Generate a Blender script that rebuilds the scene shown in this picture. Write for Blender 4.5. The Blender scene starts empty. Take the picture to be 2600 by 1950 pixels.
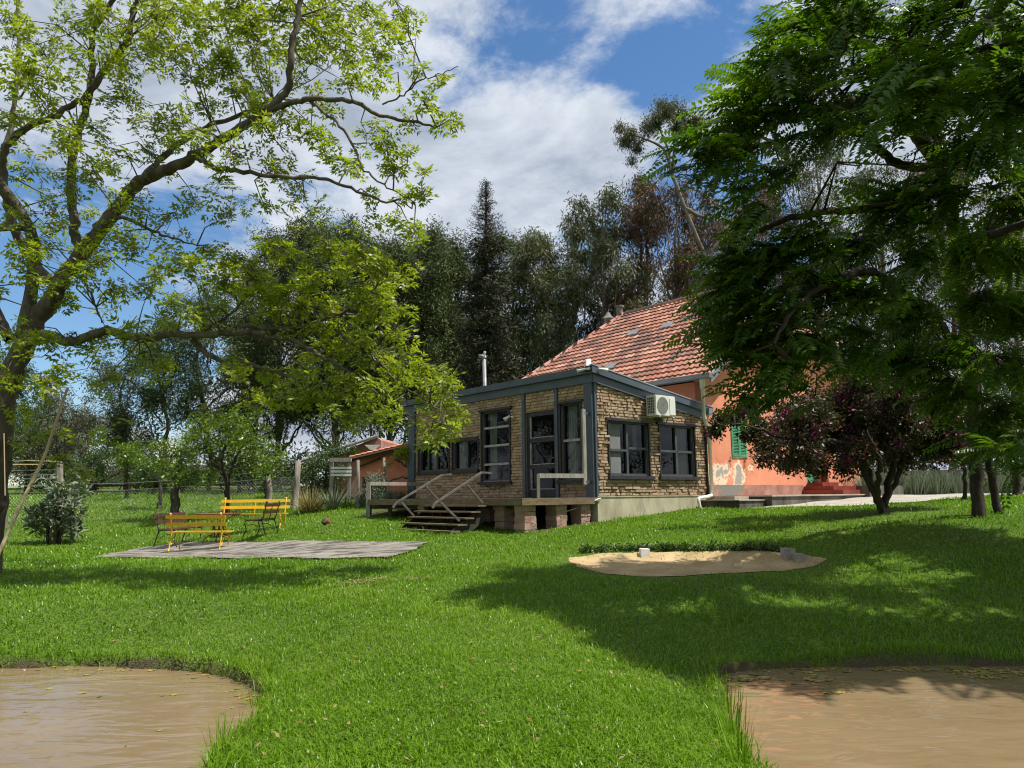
import bpy, math, random
import numpy as np
from mathutils import Vector

# ------------------------------------------------------------------ camera, world, sun, exposure
SC = bpy.context.scene
COL = SC.collection
rng = np.random.default_rng(7)
random.seed(7)
FPX, PITCH, ROLL, CH = 1954.0, math.radians(8.31), math.radians(-.63), 1.35   # focal length in px of a 2600 px wide frame

cam_d = bpy.data.cameras.new('camera'); cam = bpy.data.objects.new('camera', cam_d); COL.objects.link(cam)
cam_d.sensor_width = 36.0; cam_d.lens = 36.0*FPX/2600.0; cam_d.clip_end = 3000; cam_d.clip_start = .05
cam.location = (0, 0, CH)
from mathutils import Matrix
cam.rotation_euler = (Matrix.Rotation(math.pi/2+PITCH, 3, 'X') @ Matrix.Rotation(ROLL, 3, 'Z')).to_euler()
SC.camera = cam
SC.render.resolution_x, SC.render.resolution_y = 1024, 768

SUNV = np.array([.487, -.113, 1.0]); SUNV /= np.linalg.norm(SUNV)          # towards the sun
elev = math.asin(SUNV[2]); azim = math.atan2(SUNV[0], SUNV[1])
sd = bpy.data.lights.new('sun', 'SUN'); sun = bpy.data.objects.new('sun', sd); COL.objects.link(sun)
sd.energy = 5.0; sd.angle = math.radians(.5); sd.color = (1, .955, .88)
sun.rotation_euler = Vector(SUNV).to_track_quat('Z', 'Y').to_euler(); sun.location = (20, -5, 40)

SC.view_settings.view_transform = 'Standard'; SC.view_settings.look = 'None'
SC.view_settings.gamma = 1; SC.view_settings.exposure = 0.55
SC.render.engine = 'CYCLES'
SC.cycles.use_denoising = True
try:
    SC.cycles.denoiser = 'OPENIMAGEDENOISE'; SC.cycles.denoising_prefilter = 'ACCURATE'
except Exception: pass
SC.cycles.max_bounces = 5; SC.cycles.diffuse_bounces = 3; SC.cycles.glossy_bounces = 3
SC.cycles.transmission_bounces = 3; SC.cycles.transparent_max_bounces = 6; SC.cycles.caustics_reflective = False
SC.cycles.sample_clamp_indirect = 6

def pxdir(sx, sy):
    X, Y = sx-1300, sy-975
    c, s = math.cos(-ROLL), math.sin(-ROLL); X, Y = X*c-Y*s, X*s+Y*c
    c, s = math.cos(PITCH), math.sin(PITCH)
    Yw, Zw = Y*c-FPX*s, Y*s+FPX*c
    return np.array([X, Zw, -Yw])/Zw
def R(sx, sy, d):                     # photo pixel (2600 wide) at depth d -> world point
    return np.array([0, 0, CH])+pxdir(sx, sy)*d
def RD(x, y, d): return R(x*1.17541, y*1.17541, d)

W = bpy.data.worlds.new('World'); SC.world = W; W.use_nodes = True
def build_world():
    nt = W.node_tree; N = nt.nodes; L = nt.links; N.clear()
    out = N.new('ShaderNodeOutputWorld')
    sky = N.new('ShaderNodeTexSky'); sky.sky_type = 'NISHITA'; sky.sun_disc = False
    sky.sun_elevation = elev; sky.sun_rotation = azim; sky.ozone_density = 2.2; sky.dust_density = .4; sky.air_density = 1.0
    hs = N.new('ShaderNodeHueSaturation'); hs.inputs['Saturation'].default_value = 1.2; L.new(sky.outputs[0], hs.inputs['Color'])
    b1 = N.new('ShaderNodeBackground'); b1.inputs[1].default_value = .10; L.new(hs.outputs[0], b1.inputs[0])
    tc = N.new('ShaderNodeTexCoord')
    sep = N.new('ShaderNodeSeparateXYZ'); L.new(tc.outputs['Generated'], sep.inputs[0])
    def m(op, a, b=None, c=None):
        n = N.new('ShaderNodeMath'); n.operation = op
        for i, v in enumerate((a, b, c)):
            if v is None: continue
            if isinstance(v, (int, float)): n.inputs[i].default_value = v
            else: L.new(v, n.inputs[i])
        return n.outputs[0]
    zz = m('ADD', m('MAXIMUM', sep.outputs[2], .02), .22)
    u = m('DIVIDE', sep.outputs[0], zz); v = m('DIVIDE', sep.outputs[1], zz)
    cmb = N.new('ShaderNodeCombineXYZ'); L.new(u, cmb.inputs[0]); L.new(v, cmb.inputs[1])
    def noise(scale, det, rough, vec, dist=0.0, off=0):
        n = N.new('ShaderNodeTexNoise'); n.inputs['Scale'].default_value = scale; n.inputs['Detail'].default_value = det
        n.inputs['Roughness'].default_value = rough; n.inputs['Distortion'].default_value = dist
        if off:
            mp = N.new('ShaderNodeMapping'); mp.inputs['Location'].default_value = (off, off*.7, off*.3); L.new(vec, mp.inputs[0]); vec = mp.outputs[0]
        L.new(vec, n.inputs['Vector']); return n.outputs['Fac']
    n1 = noise(2.3, 10, .64, cmb.outputs[0], .45, 3.1)
    n2 = noise(2.2, 9, .62, cmb.outputs[0], .4, 11.7)
    cover = m('ADD', m('MULTIPLY', n1, 1.0), .195)
    # openings of blue in the cloud deck
    for (px, py, w, k) in ((1450, 130, .085, .20), (1250, 60, .07, .12), (1660, 190, .055, .20), (1850, 60, .07, .2), (240, 820, .20, .30), (60, 980, .14, .25), (1800, 560, .12, .26), (1400, 780, .10, .2), (1980, 640, .1, .12)):
        d = pxdir(px, py); d /= np.linalg.norm(d)
        vd = N.new('ShaderNodeVectorMath'); vd.operation = 'DISTANCE'; vd.inputs[1].default_value = tuple(d); L.new(tc.outputs['Generated'], vd.inputs[0])
        mr = N.new('ShaderNodeMapRange'); mr.interpolation_type = 'SMOOTHSTEP'
        mr.inputs['From Min'].default_value = 0; mr.inputs['From Max'].default_value = w*1.7
        mr.inputs['To Min'].default_value = k; mr.inputs['To Max'].default_value = 0; L.new(vd.outputs['Value'], mr.inputs['Value'])
        cover = m('SUBTRACT', cover, mr.outputs[0])
    mr = N.new('ShaderNodeMapRange'); mr.interpolation_type = 'SMOOTHSTEP'
    mr.inputs['From Min'].default_value = .42; mr.inputs['From Max'].default_value = .585; L.new(cover, mr.inputs['Value'])
    cr = N.new('ShaderNodeValToRGB'); cr.color_ramp.elements[0].position = .38; cr.color_ramp.elements[1].position = .60
    cr.color_ramp.elements[0].color = (.43, .50, .62, 1); cr.color_ramp.elements[1].color = (.80, .86, .95, 1)
    L.new(n2, cr.inputs[0])
    b2 = N.new('ShaderNodeBackground'); L.new(cr.outputs[0], b2.inputs[0]); b2.inputs[1].default_value = .64
    mx = N.new('ShaderNodeMixShader'); L.new(mr.outputs[0], mx.inputs[0]); L.new(b1.outputs[0], mx.inputs[1]); L.new(b2.outputs[0], mx.inputs[2])
    L.new(mx.outputs[0], out.inputs[0])
build_world()

# ------------------------------------------------------------------ materials
def new_mat(name):
    m = bpy.data.materials.new(name); m.use_nodes = True
    return m, m.node_tree.nodes, m.node_tree.links, m.node_tree.nodes['Principled BSDF']
def C4(c): return (c[0], c[1], c[2], 1)
def mat(name, c1, c2=None, scale=4, rough=.8, bump=0, bscale=40, spec=.3, metal=0, rnd=None, detail=6, stretch=(1, 1, 1), c3=None, c3scale=1.5, c3lo=.55, c3hi=.62, coat=0, contrast=(.35, .65), tint=None):
    m, N, L, P = new_mat(name)
    P.inputs['Roughness'].default_value = rough; P.inputs['Specular IOR Level'].default_value = spec
    P.inputs['Metallic'].default_value = metal; P.inputs['Base Color'].default_value = C4(c1)
    if coat: P.inputs['Coat Weight'].default_value = coat; P.inputs['Coat Roughness'].default_value = .15
    tc = N.new('ShaderNodeTexCoord'); mp = N.new('ShaderNodeMapping'); mp.inputs['Scale'].default_value = stretch
    L.new(tc.outputs['Object'], mp.inputs[0])
    col = None
    if c2 is not None:
        n = N.new('ShaderNodeTexNoise'); n.inputs['Scale'].default_value = scale; n.inputs['Detail'].default_value = detail; n.inputs['Roughness'].default_value = .6
        L.new(mp.outputs[0], n.inputs['Vector'])
        r = N.new('ShaderNodeValToRGB'); r.color_ramp.elements[0].position, r.color_ramp.elements[1].position = contrast
        r.color_ramp.elements[0].color = C4(c1); r.color_ramp.elements[1].color = C4(c2); L.new(n.outputs['Fac'], r.inputs[0]); col = r.outputs[0]
    if rnd:                                   # per-face random colours
        a = N.new('ShaderNodeAttribute'); a.attribute_name = 'rnd'
        r = N.new('ShaderNodeValToRGB'); e = r.color_ramp.elements
        e[0].position = 0; e[0].color = C4(rnd[0]); e[1].position = 1; e[1].color = C4(rnd[-1])
        for i, c in enumerate(rnd[1:-1]):
            q = e.new((i+1)/(len(rnd)-1)); q.color = C4(c)
        L.new(a.outputs['Fac'], r.inputs[0])
        if col is None: col = r.outputs[0]
        else:
            mx = N.new('ShaderNodeMix'); mx.data_type = 'RGBA'; mx.inputs[0].default_value = .6 if tint is None else tint
            L.new(col, mx.inputs[6]); L.new(r.outputs[0], mx.inputs[7]); col = mx.outputs[2]
    if c3 is not None:
        n = N.new('ShaderNodeTexNoise'); n.inputs['Scale'].default_value = c3scale; n.inputs['Detail'].default_value = 8; n.inputs['Roughness'].default_value = .65
        L.new(mp.outputs[0], n.inputs['Vector'])
        mr = N.new('ShaderNodeMapRange'); mr.inputs['From Min'].default_value = c3lo; mr.inputs['From Max'].default_value = c3hi; L.new(n.outputs['Fac'], mr.inputs['Value'])
        mx = N.new('ShaderNodeMix'); mx.data_type = 'RGBA'; L.new(mr.outputs[0], mx.inputs[0])
        if col is not None: L.new(col, mx.inputs[6])
        else: mx.inputs[6].default_value = C4(c1)
        mx.inputs[7].default_value = C4(c3); col = mx.outputs[2]
    if col is not None: L.new(col, P.inputs['Base Color'])
    if bump:
        n = N.new('ShaderNodeTexNoise'); n.inputs['Scale'].default_value = bscale; n.inputs['Detail'].default_value = 5
        L.new(mp.outputs[0], n.inputs['Vector'])
        b = N.new('ShaderNodeBump'); b.inputs['Strength'].default_value = bump; b.inputs['Distance'].default_value = .02
        L.new(n.outputs['Fac'], b.inputs['Height']); L.new(b.outputs[0], P.inputs['Normal'])
    return m
def leafmat(name, cols, trans=.35, rough=.42, spec=.4, tcol=None, patch=None):
    m, N, L, P = new_mat(name)
    a = N.new('ShaderNodeAttribute'); a.attribute_name = 'rnd'
    r = N.new('ShaderNodeValToRGB'); e = r.color_ramp.elements
    e[0].position = 0; e[0].color = C4(cols[0]); e[1].position = 1; e[1].color = C4(cols[-1])
    for i, c in enumerate(cols[1:-1]):
        q = e.new((i+1)/(len(cols)-1)); q.color = C4(c)
    L.new(a.outputs['Fac'], r.inputs[0]); col = r.outputs[0]
    if patch:                                # patches of another leaf colour (flowers, dry tips)
        tc = N.new('ShaderNodeTexCoord'); n = N.new('ShaderNodeTexNoise'); n.inputs['Scale'].default_value = patch[1]; n.inputs['Detail'].default_value = 3
        L.new(tc.outputs['Object'], n.inputs['Vector'])
        mr = N.new('ShaderNodeMapRange'); mr.inputs['From Min'].default_value = patch[2]; mr.inputs['From Max'].default_value = patch[2]+.05; L.new(n.outputs['Fac'], mr.inputs['Value'])
        mx = N.new('ShaderNodeMix'); mx.data_type = 'RGBA'; L.new(mr.outputs[0], mx.inputs[0]); L.new(col, mx.inputs[6]); mx.inputs[7].default_value = C4(patch[0]); col = mx.outputs[2]
    L.new(col, P.inputs['Base Color']); P.inputs['Roughness'].default_value = rough; P.inputs['Specular IOR Level'].default_value = spec
    t = N.new('ShaderNodeBsdfTranslucent')
    mm = N.new('ShaderNodeMix'); mm.data_type = 'RGBA'; mm.blend_type = 'MULTIPLY'; mm.inputs[0].default_value = 1
    L.new(col, mm.inputs[6]); mm.inputs[7].default_value = C4(tcol or (1.5, 1.6, .5)); mm.clamp_result = False
    L.new(mm.outputs[2], t.inputs['Color'])
    mx = N.new('ShaderNodeMixShader'); mx.inputs[0].default_value = trans
    L.new(P.outputs[0], mx.inputs[1]); L.new(t.outputs[0], mx.inputs[2])
    L.new(mx.outputs[0], N['Material Output'].inputs['Surface'])
    return m

MT = {}
MT['bark'] = mat('bark', (.05, .038, .028), (.13, .105, .08), 6, .9, .8, 25, stretch=(1, 1, .3), c3=(.16, .17, .12), c3scale=5, c3lo=.56, c3hi=.68)
MT['bark_dark'] = mat('bark_dark', (.022, .016, .012), (.06, .045, .033), 6, .9, .8, 25, stretch=(1, 1, .3), c3=(.085, .09, .06), c3scale=7, c3lo=.58, c3hi=.66)
MT['bark_euc'] = mat('bark_eucalyptus', (.10, .075, .06), (.21, .175, .15), 1.2, .85, .3, 8)
MT['bark_far'] = mat('bark_far', (.05, .04, .032), (.10, .085, .07), 1.2, .9, 0)
MT['leaf_left'] = leafmat('leaf_spring', [(.11, .145, .016), (.165, .22, .018), (.25, .31, .028), (.14, .12, .02)], .5, .4, .4, (1.5, 1.55, .4))
MT['leaf_right'] = leafmat('leaf_glossy', [(.026, .056, .006), (.045, .092, .009), (.072, .13, .013), (.11, .17, .016)], .40, .36, .35, (1.7, 1.9, .4))
MT['leaf_euc'] = leafmat('leaf_eucalyptus', [(.045, .06, .024), (.075, .092, .038), (.11, .128, .055), (.12, .095, .05)], .18, .5, .3, (1.2, 1.2, .6))
MT['leaf_euc_brown'] = leafmat('leaf_eucalyptus_reddish', [(.06, .052, .03), (.10, .07, .042), (.15, .085, .052), (.085, .085, .042)], .18, .5, .3, (1.2, 1.1, .6))
MT['leaf_cedar'] = leafmat('leaf_grey_green', [(.042, .062, .022), (.066, .09, .032), (.095, .12, .045), (.075, .085, .036)], .1, .7, .15, (1.1, 1.2, .6))
MT['leaf_conifer'] = leafmat('leaf_conifer', [(.018, .024, .012), (.028, .034, .016), (.045, .05, .024), (.06, .048, .026)], .05, .6, .2, (1.1, 1.2, .6))
MT['leaf_citrus'] = leafmat('leaf_citrus', [(.05, .10, .010), (.09, .16, .012), (.15, .22, .018), (.07, .12, .012)], .3, .35, .5, (1.5, 1.6, .4))
MT['leaf_mid'] = leafmat('leaf_mid_green', [(.018, .04, .008), (.035, .07, .013), (.06, .10, .018), (.04, .05, .018)], .25, .45, .4, (1.4, 1.6, .5))
MT['leaf_hedge'] = leafmat('leaf_hedge', [(.016, .032, .009), (.03, .055, .013), (.05, .08, .018), (.03, .045, .013)], .15, .45, .4)
MT['leaf_grey'] = leafmat('leaf_olive_grey', [(.06, .07, .04), (.09, .10, .06), (.12, .12, .075), (.10, .09, .06)], .15, .6, .2, (1.1, 1.1, .7))
MT['leaf_silver'] = leafmat('leaf_silver', [(.10, .13, .09), (.16, .19, .13), (.22, .25, .18), (.12, .16, .10)], .1, .6, .2, (1.1, 1.2, .7))
MT['leaf_cactus'] = leafmat('leaf_broad_grey', [(.06, .09, .05), (.11, .145, .09), (.18, .21, .14), (.09, .11, .06)], .1, .45, .4, (1.2, 1.3, .6))
MT['leaf_boug'] = leafmat('leaf_bougainvillea', [(.02, .03, .010), (.05, .062, .02), (.085, .05, .03), (.075, .03, .035)], .2, .45, .35, (1.3, 1.2, .5), patch=((.24, .03, .15), 2.4, .60))
MT['leaf_straw'] = leafmat('leaf_straw', [(.10, .13, .03), (.20, .20, .07), (.32, .26, .14), (.36, .26, .18)], .2, .6, .2, (1.2, 1.1, .7))
MT['grass'] = leafmat('grass_blade', [(.074, .142, .004), (.112, .210, .006), (.158, .268, .010), (.24, .27, .06)], .34, .33, .28, (1.1, 1.5, .3))
MT['flower'] = leafmat('blossom', [(.13, .13, .05), (.20, .18, .08), (.26, .22, .11)], .2, .7, .1)
MT['lily'] = leafmat('floating_leaf', [(.10, .13, .03), (.20, .19, .05), (.35, .30, .08), (.30, .14, .03)], .1, .3, .5)

def ground_mat():
    m, N, L, P = new_mat('lawn_soil')
    tc = N.new('ShaderNodeTexCoord')
    n = N.new('ShaderNodeTexNoise'); n.inputs['Scale'].default_value = .5; n.inputs['Detail'].default_value = 9; n.inputs['Roughness'].default_value = .65; L.new(tc.outputs['Object'], n.inputs['Vector'])
    r = N.new('ShaderNodeValToRGB'); e = r.color_ramp.elements; e[0].position = .3; e[0].color = (.06, .125, .010, 1); e[1].position = .7; e[1].color = (.12, .19, .02, 1)
    L.new(n.outputs['Fac'], r.inputs[0])
    n2 = N.new('ShaderNodeTexNoise'); n2.inputs['Scale'].default_value = 45; n2.inputs['Detail'].default_value = 4; L.new(tc.outputs['Object'], n2.inputs['Vector'])
    r2 = N.new('ShaderNodeValToRGB'); e = r2.color_ramp.elements; e[0].position = .35; e[0].color = (.35, .35, .35, 1); e[1].position = .65; e[1].color = (1.2, 1.2, 1.2, 1)
    L.new(n2.outputs['Fac'], r2.inputs[0])
    mm = N.new('ShaderNodeMix'); mm.data_type = 'RGBA'; mm.blend_type = 'MULTIPLY'; mm.inputs[0].default_value = 1; L.new(r.outputs[0], mm.inputs[6]); L.new(r2.outputs[0], mm.inputs[7])
    # muddy soil where the 'mud' attribute is set (pond beds and banks, bed of the sand pit)
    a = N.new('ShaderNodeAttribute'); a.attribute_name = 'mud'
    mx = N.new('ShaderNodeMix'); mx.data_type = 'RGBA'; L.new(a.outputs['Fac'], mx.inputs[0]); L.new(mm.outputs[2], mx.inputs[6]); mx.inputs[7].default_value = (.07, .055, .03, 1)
    L.new(mx.outputs[2], P.inputs['Base Color']); P.inputs['Roughness'].default_value = .9; P.inputs['Specular IOR Level'].default_value = .2
    b = N.new('ShaderNodeBump'); b.inputs['Strength'].default_value = .8; b.inputs['Distance'].default_value = .04; L.new(n2.outputs['Fac'], b.inputs['Height']); L.new(b.outputs[0], P.inputs['Normal'])
    return m
MT['ground'] = ground_mat()
def water_mat():
    m, N, L, P = new_mat('muddy_water')
    tc = N.new('ShaderNodeTexCoord'); mp = N.new('ShaderNodeMapping'); mp.inputs['Scale'].default_value = (1.0, 2.4, 1); mp.inputs['Rotation'].default_value = (0, 0, math.radians(8)); L.new(tc.outputs['Object'], mp.inputs[0])
    n = N.new('ShaderNodeTexNoise'); n.inputs['Scale'].default_value = 2.2; n.inputs['Detail'].default_value = 2.2; n.inputs['Roughness'].default_value = .5; n.inputs['Distortion'].default_value = .6; L.new(mp.outputs[0], n.inputs['Vector'])
    n3 = N.new('ShaderNodeTexNoise'); n3.inputs['Scale'].default_value = 1.1; n3.inputs['Detail'].default_value = 4; L.new(tc.outputs['Object'], n3.inputs['Vector'])
    r = N.new('ShaderNodeValToRGB'); e = r.color_ramp.elements; e[0].position = .35; e[0].color = (.175, .125, .066, 1); e[1].position = .7; e[1].color = (.205, .15, .083, 1); L.new(n3.outputs['Fac'], r.inputs[0])
    L.new(r.outputs[0], P.inputs['Base Color']); P.inputs['Roughness'].default_value = .07; P.inputs['Specular IOR Level'].default_value = .4; P.inputs['IOR'].default_value = 1.33
    b = N.new('ShaderNodeBump'); b.inputs['Strength'].default_value = .45; b.inputs['Distance'].default_value = .035; L.new(n.outputs['Fac'], b.inputs['Height']); L.new(b.outputs[0], P.inputs['Normal'])
    return m
MT['water'] = water_mat()
MT['sand'] = mat('sand', (.29, .205, .10), (.43, .32, .17), 3, .95, .5, 60, c3=(.20, .15, .09), c3scale=6, c3lo=.60, c3hi=.68)
MT['patio'] = mat('old_cement', (.15, .135, .115), (.27, .25, .215), 2.2, .9, .4, 30, c3=(.06, .052, .04), c3scale=1.6, c3lo=.48, c3hi=.58, stretch=(1, 2.6, 1))  # dark stretched mottling: dirt, plus tree shade put into the colour
MT['path'] = mat('paving_stone', (.24, .225, .185), (.37, .35, .29), 2.2, .9, .2, 30)
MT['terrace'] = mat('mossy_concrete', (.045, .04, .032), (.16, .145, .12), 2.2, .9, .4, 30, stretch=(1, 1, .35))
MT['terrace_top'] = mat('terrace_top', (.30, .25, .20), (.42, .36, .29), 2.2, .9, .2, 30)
MT['plinth'] = mat('plinth_render', (.30, .275, .175), (.46, .43, .30), 2.5, .9, .25, 20, stretch=(1, 1, .35), c3=(.20, .19, .15), c3scale=1.6, c3lo=.58, c3hi=.70)
MT['orange'] = mat('orange_render', (.60, .225, .125), (.72, .30, .18), 1.3, .9, .25, 14, c3=(.50, .17, .075), c3scale=.9, c3lo=.55, c3hi=.72)
MT['band'] = mat('faded_red_band', (.26, .115, .085), (.40, .22, .175), 3, .9, .3, 20, c3=(.20, .19, .17), c3scale=1.0, c3lo=.55, c3hi=.58)
MT['redstep'] = mat('red_painted_concrete', (.15, .03, .018), (.24, .05, .032), 3, .55)
MT['brick'] = mat('split_brick', (.30, .215, .125), (.44, .33, .20), 9, .92, .5, 50, rnd=[(.20, .125, .08), (.35, .25, .16), (.48, .36, .235), (.41, .30, .19), (.31, .17, .115), (.45, .365, .26)], tint=.7)
MT['mortar'] = mat('mortar', (.20, .155, .10), (.29, .23, .15), 9, .95, .4, 50)
MT['pillar'] = mat('rough_pink_stone', (.30, .19, .14), (.42, .30, .23), 5, .95, .9, 22, rnd=[(.28, .14, .11), (.42, .27, .21), (.36, .24, .19), (.24, .15, .12)], tint=.6)
MT['steel'] = mat('slate_painted_steel', (.055, .072, .092), (.075, .095, .118), 2, .42, spec=.45)
MT['steel_hi'] = mat('pale_steel_edge', (.30, .33, .36), None, rough=.4, spec=.5)
MT['black'] = mat('black_painted_wood', (.018, .017, .020), (.035, .032, .034), 6, .5, .3, 30, spec=.4)
MT['frame_grey'] = mat('dark_grey_frame', (.05, .058, .062), (.075, .082, .086), 4, .5)
MT['frame_worn'] = mat('worn_white_timber', (.22, .22, .19), (.42, .42, .38), 12, .7, .2, 30)
MT['wood'] = mat('deck_board', (.11, .08, .05), (.20, .15, .09), 5, .8, .3, 25, stretch=(1, 1, 4), spec=.3)
MT['woodgrey'] = mat('weathered_timber', (.20, .18, .15), (.34, .31, .27), 5, .85, .3, 25, stretch=(3, 3, .5))
MT['wooddark'] = mat('dark_stringer', (.03, .027, .022), (.055, .048, .038), 4, .7)
MT['rail'] = mat('handrail_timber', (.075, .068, .06), (.14, .125, .11), 6, .6)
MT['white'] = mat('white_plastic', (.62, .62, .56), (.72, .72, .66), 3, .45)
MT['acbody'] = mat('cream_enamel', (.60, .62, .55), (.66, .68, .61), 2, .4, spec=.45)
MT['acdark'] = mat('ac_grille_dark', (.05, .055, .05), None, rough=.6)
MT['acmid'] = mat('ac_grille', (.30, .31, .28), None, rough=.6)
MT['gutter'] = mat('grey_gutter', (.15, .17, .185), (.20, .22, .235), 3, .45)
MT['pipe'] = mat('cream_pipe', (.64, .62, .54), (.72, .70, .62), 3, .5)
MT['galv'] = mat('galvanised', (.15, .155, .16), (.24, .245, .25), 6, .45, metal=.2)
MT['shutter'] = mat('green_shutter', (.065, .24, .125), (.09, .30, .16), 4, .55)
MT['curtain'] = mat('curtain_cloth', (.50, .51, .48), (.62, .63, .60), 3, .95)
MT['screen'] = mat('insect_screen', (.16, .165, .16), (.2, .205, .2), 3, .9)
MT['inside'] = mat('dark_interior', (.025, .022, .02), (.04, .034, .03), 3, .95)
MT['yellow'] = mat('yellow_paint', (.62, .36, .012), (.72, .44, .02), 8, .45, spec=.45)
MT['darkred'] = mat('dark_slat', (.045, .02, .016), (.10, .04, .03), 8, .6)
MT['tablered'] = mat('red_slat', (.20, .045, .03), (.32, .09, .06), 8, .6)
MT['iron'] = mat('black_iron', (.02, .02, .02), None, rough=.5)
MT['rust'] = mat('rusty_red_iron', (.20, .045, .025), (.28, .08, .05), 10, .7)
MT['tin'] = mat('corrugated_sheet', (.22, .21, .19), (.38, .37, .34), 3, .6, c3=(.10, .10, .07), c3scale=3, c3lo=.55, c3hi=.65)
MT['bamboo'] = mat('bamboo', (.33, .25, .14), (.46, .36, .22), 3, .6, stretch=(1, 1, .5))
MT['postwood'] = mat('fence_post_wood', (.13, .11, .09), (.27, .24, .20), 7, .9, .6, 25, stretch=(2, 2, .4))
MT['wire'] = mat('fence_wire', (.22, .22, .2), None, rough=.5, metal=.4)
MT['stonewall'] = mat('grey_stone_wall', (.09, .085, .075), (.20, .19, .165), 3.5, .95, .8, 8)
MT['whitewall'] = mat('white_wall', (.60, .60, .58), (.70, .70, .68), 2, .9)
MT['block'] = mat('cement_block', (.22, .20, .17), (.33, .31, .27), 8, .95, .5, 40)
MT['soil'] = mat('dry_litter', (.10, .075, .05), (.22, .17, .11), 9, .95, .6, 40)
def rooftile_mat():
    m, N, L, P = new_mat('clay_tiles')
    uv = N.new('ShaderNodeUVMap'); uv.uv_map = 'tile'
    fl = N.new('ShaderNodeVectorMath'); fl.operation = 'FLOOR'; L.new(uv.outputs[0], fl.inputs[0])
    wn = N.new('ShaderNodeTexWhiteNoise'); wn.noise_dimensions = '2D'; L.new(fl.outputs[0], wn.inputs['Vector'])
    r = N.new('ShaderNodeValToRGB'); e = r.color_ramp.elements
    e[0].position = 0; e[0].color = (.23, .095, .066, 1); e[1].position = 1; e[1].color = (.46, .27, .195, 1)
    q = e.new(.5); q.color = (.35, .16, .11, 1); q = e.new(.85); q.color = (.40, .195, .135, 1)
    L.new(wn.outputs['Value'], r.inputs[0])
    # lichen stains, in patches and tile by tile
    sc = N.new('ShaderNodeMapping'); sc.inputs['Scale'].default_value = (.10, .16, 1); L.new(fl.outputs[0], sc.inputs[0])
    n = N.new('ShaderNodeTexNoise'); n.inputs['Scale'].default_value = 1.0; n.inputs['Detail'].default_value = 2; L.new(sc.outputs[0], n.inputs['Vector'])
    wn2 = N.new('ShaderNodeTexWhiteNoise'); wn2.noise_dimensions = '3D'; L.new(fl.outputs[0], wn2.inputs['Vector'])
    ad = N.new('ShaderNodeMath'); ad.operation = 'MULTIPLY_ADD'; L.new(wn2.outputs['Value'], ad.inputs[0]); ad.inputs[1].default_value = .22; L.new(n.outputs['Fac'], ad.inputs[2])
    mr = N.new('ShaderNodeMapRange'); mr.inputs['From Min'].default_value = .58; mr.inputs['From Max'].default_value = .72; mr.inputs['To Max'].default_value = .75; L.new(ad.outputs[0], mr.inputs['Value'])
    mx = N.new('ShaderNodeMix'); mx.data_type = 'RGBA'; L.new(mr.outputs[0], mx.inputs[0]); L.new(r.outputs[0], mx.inputs[6]); mx.inputs[7].default_value = (.10, .065, .06, 1)
    L.new(mx.outputs[2], P.inputs['Base Color']); P.inputs['Roughness'].default_value = .85; P.inputs['Specular IOR Level'].default_value = .25
    tc = N.new('ShaderNodeTexCoord'); n2 = N.new('ShaderNodeTexNoise'); n2.inputs['Scale'].default_value = 30; L.new(tc.outputs['Object'], n2.inputs['Vector'])
    b = N.new('ShaderNodeBump'); b.inputs['Strength'].default_value = .3; b.inputs['Distance'].default_value = .02; L.new(n2.outputs['Fac'], b.inputs['Height']); L.new(b.outputs[0], P.inputs['Normal'])
    return m
MT['tiles'] = rooftile_mat()
def glass_mat():
    m, N, L, P = new_mat('window_glass')
    t = N.new('ShaderNodeBsdfTransparent'); t.inputs[0].default_value = (.6, .63, .61, 1)
    g = N.new('ShaderNodeBsdfGlossy'); g.inputs['Roughness'].default_value = .02
    f = N.new('ShaderNodeFresnel'); f.inputs['IOR'].default_value = 1.5
    mx = N.new('ShaderNodeMixShader'); L.new(f.outputs[0], mx.inputs[0]); L.new(t.outputs[0], mx.inputs[1]); L.new(g.outputs[0], mx.inputs[2])
    L.new(mx.outputs[0], N['Material Output'].inputs['Surface'])
    return m
MT['glass'] = glass_mat()
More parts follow.
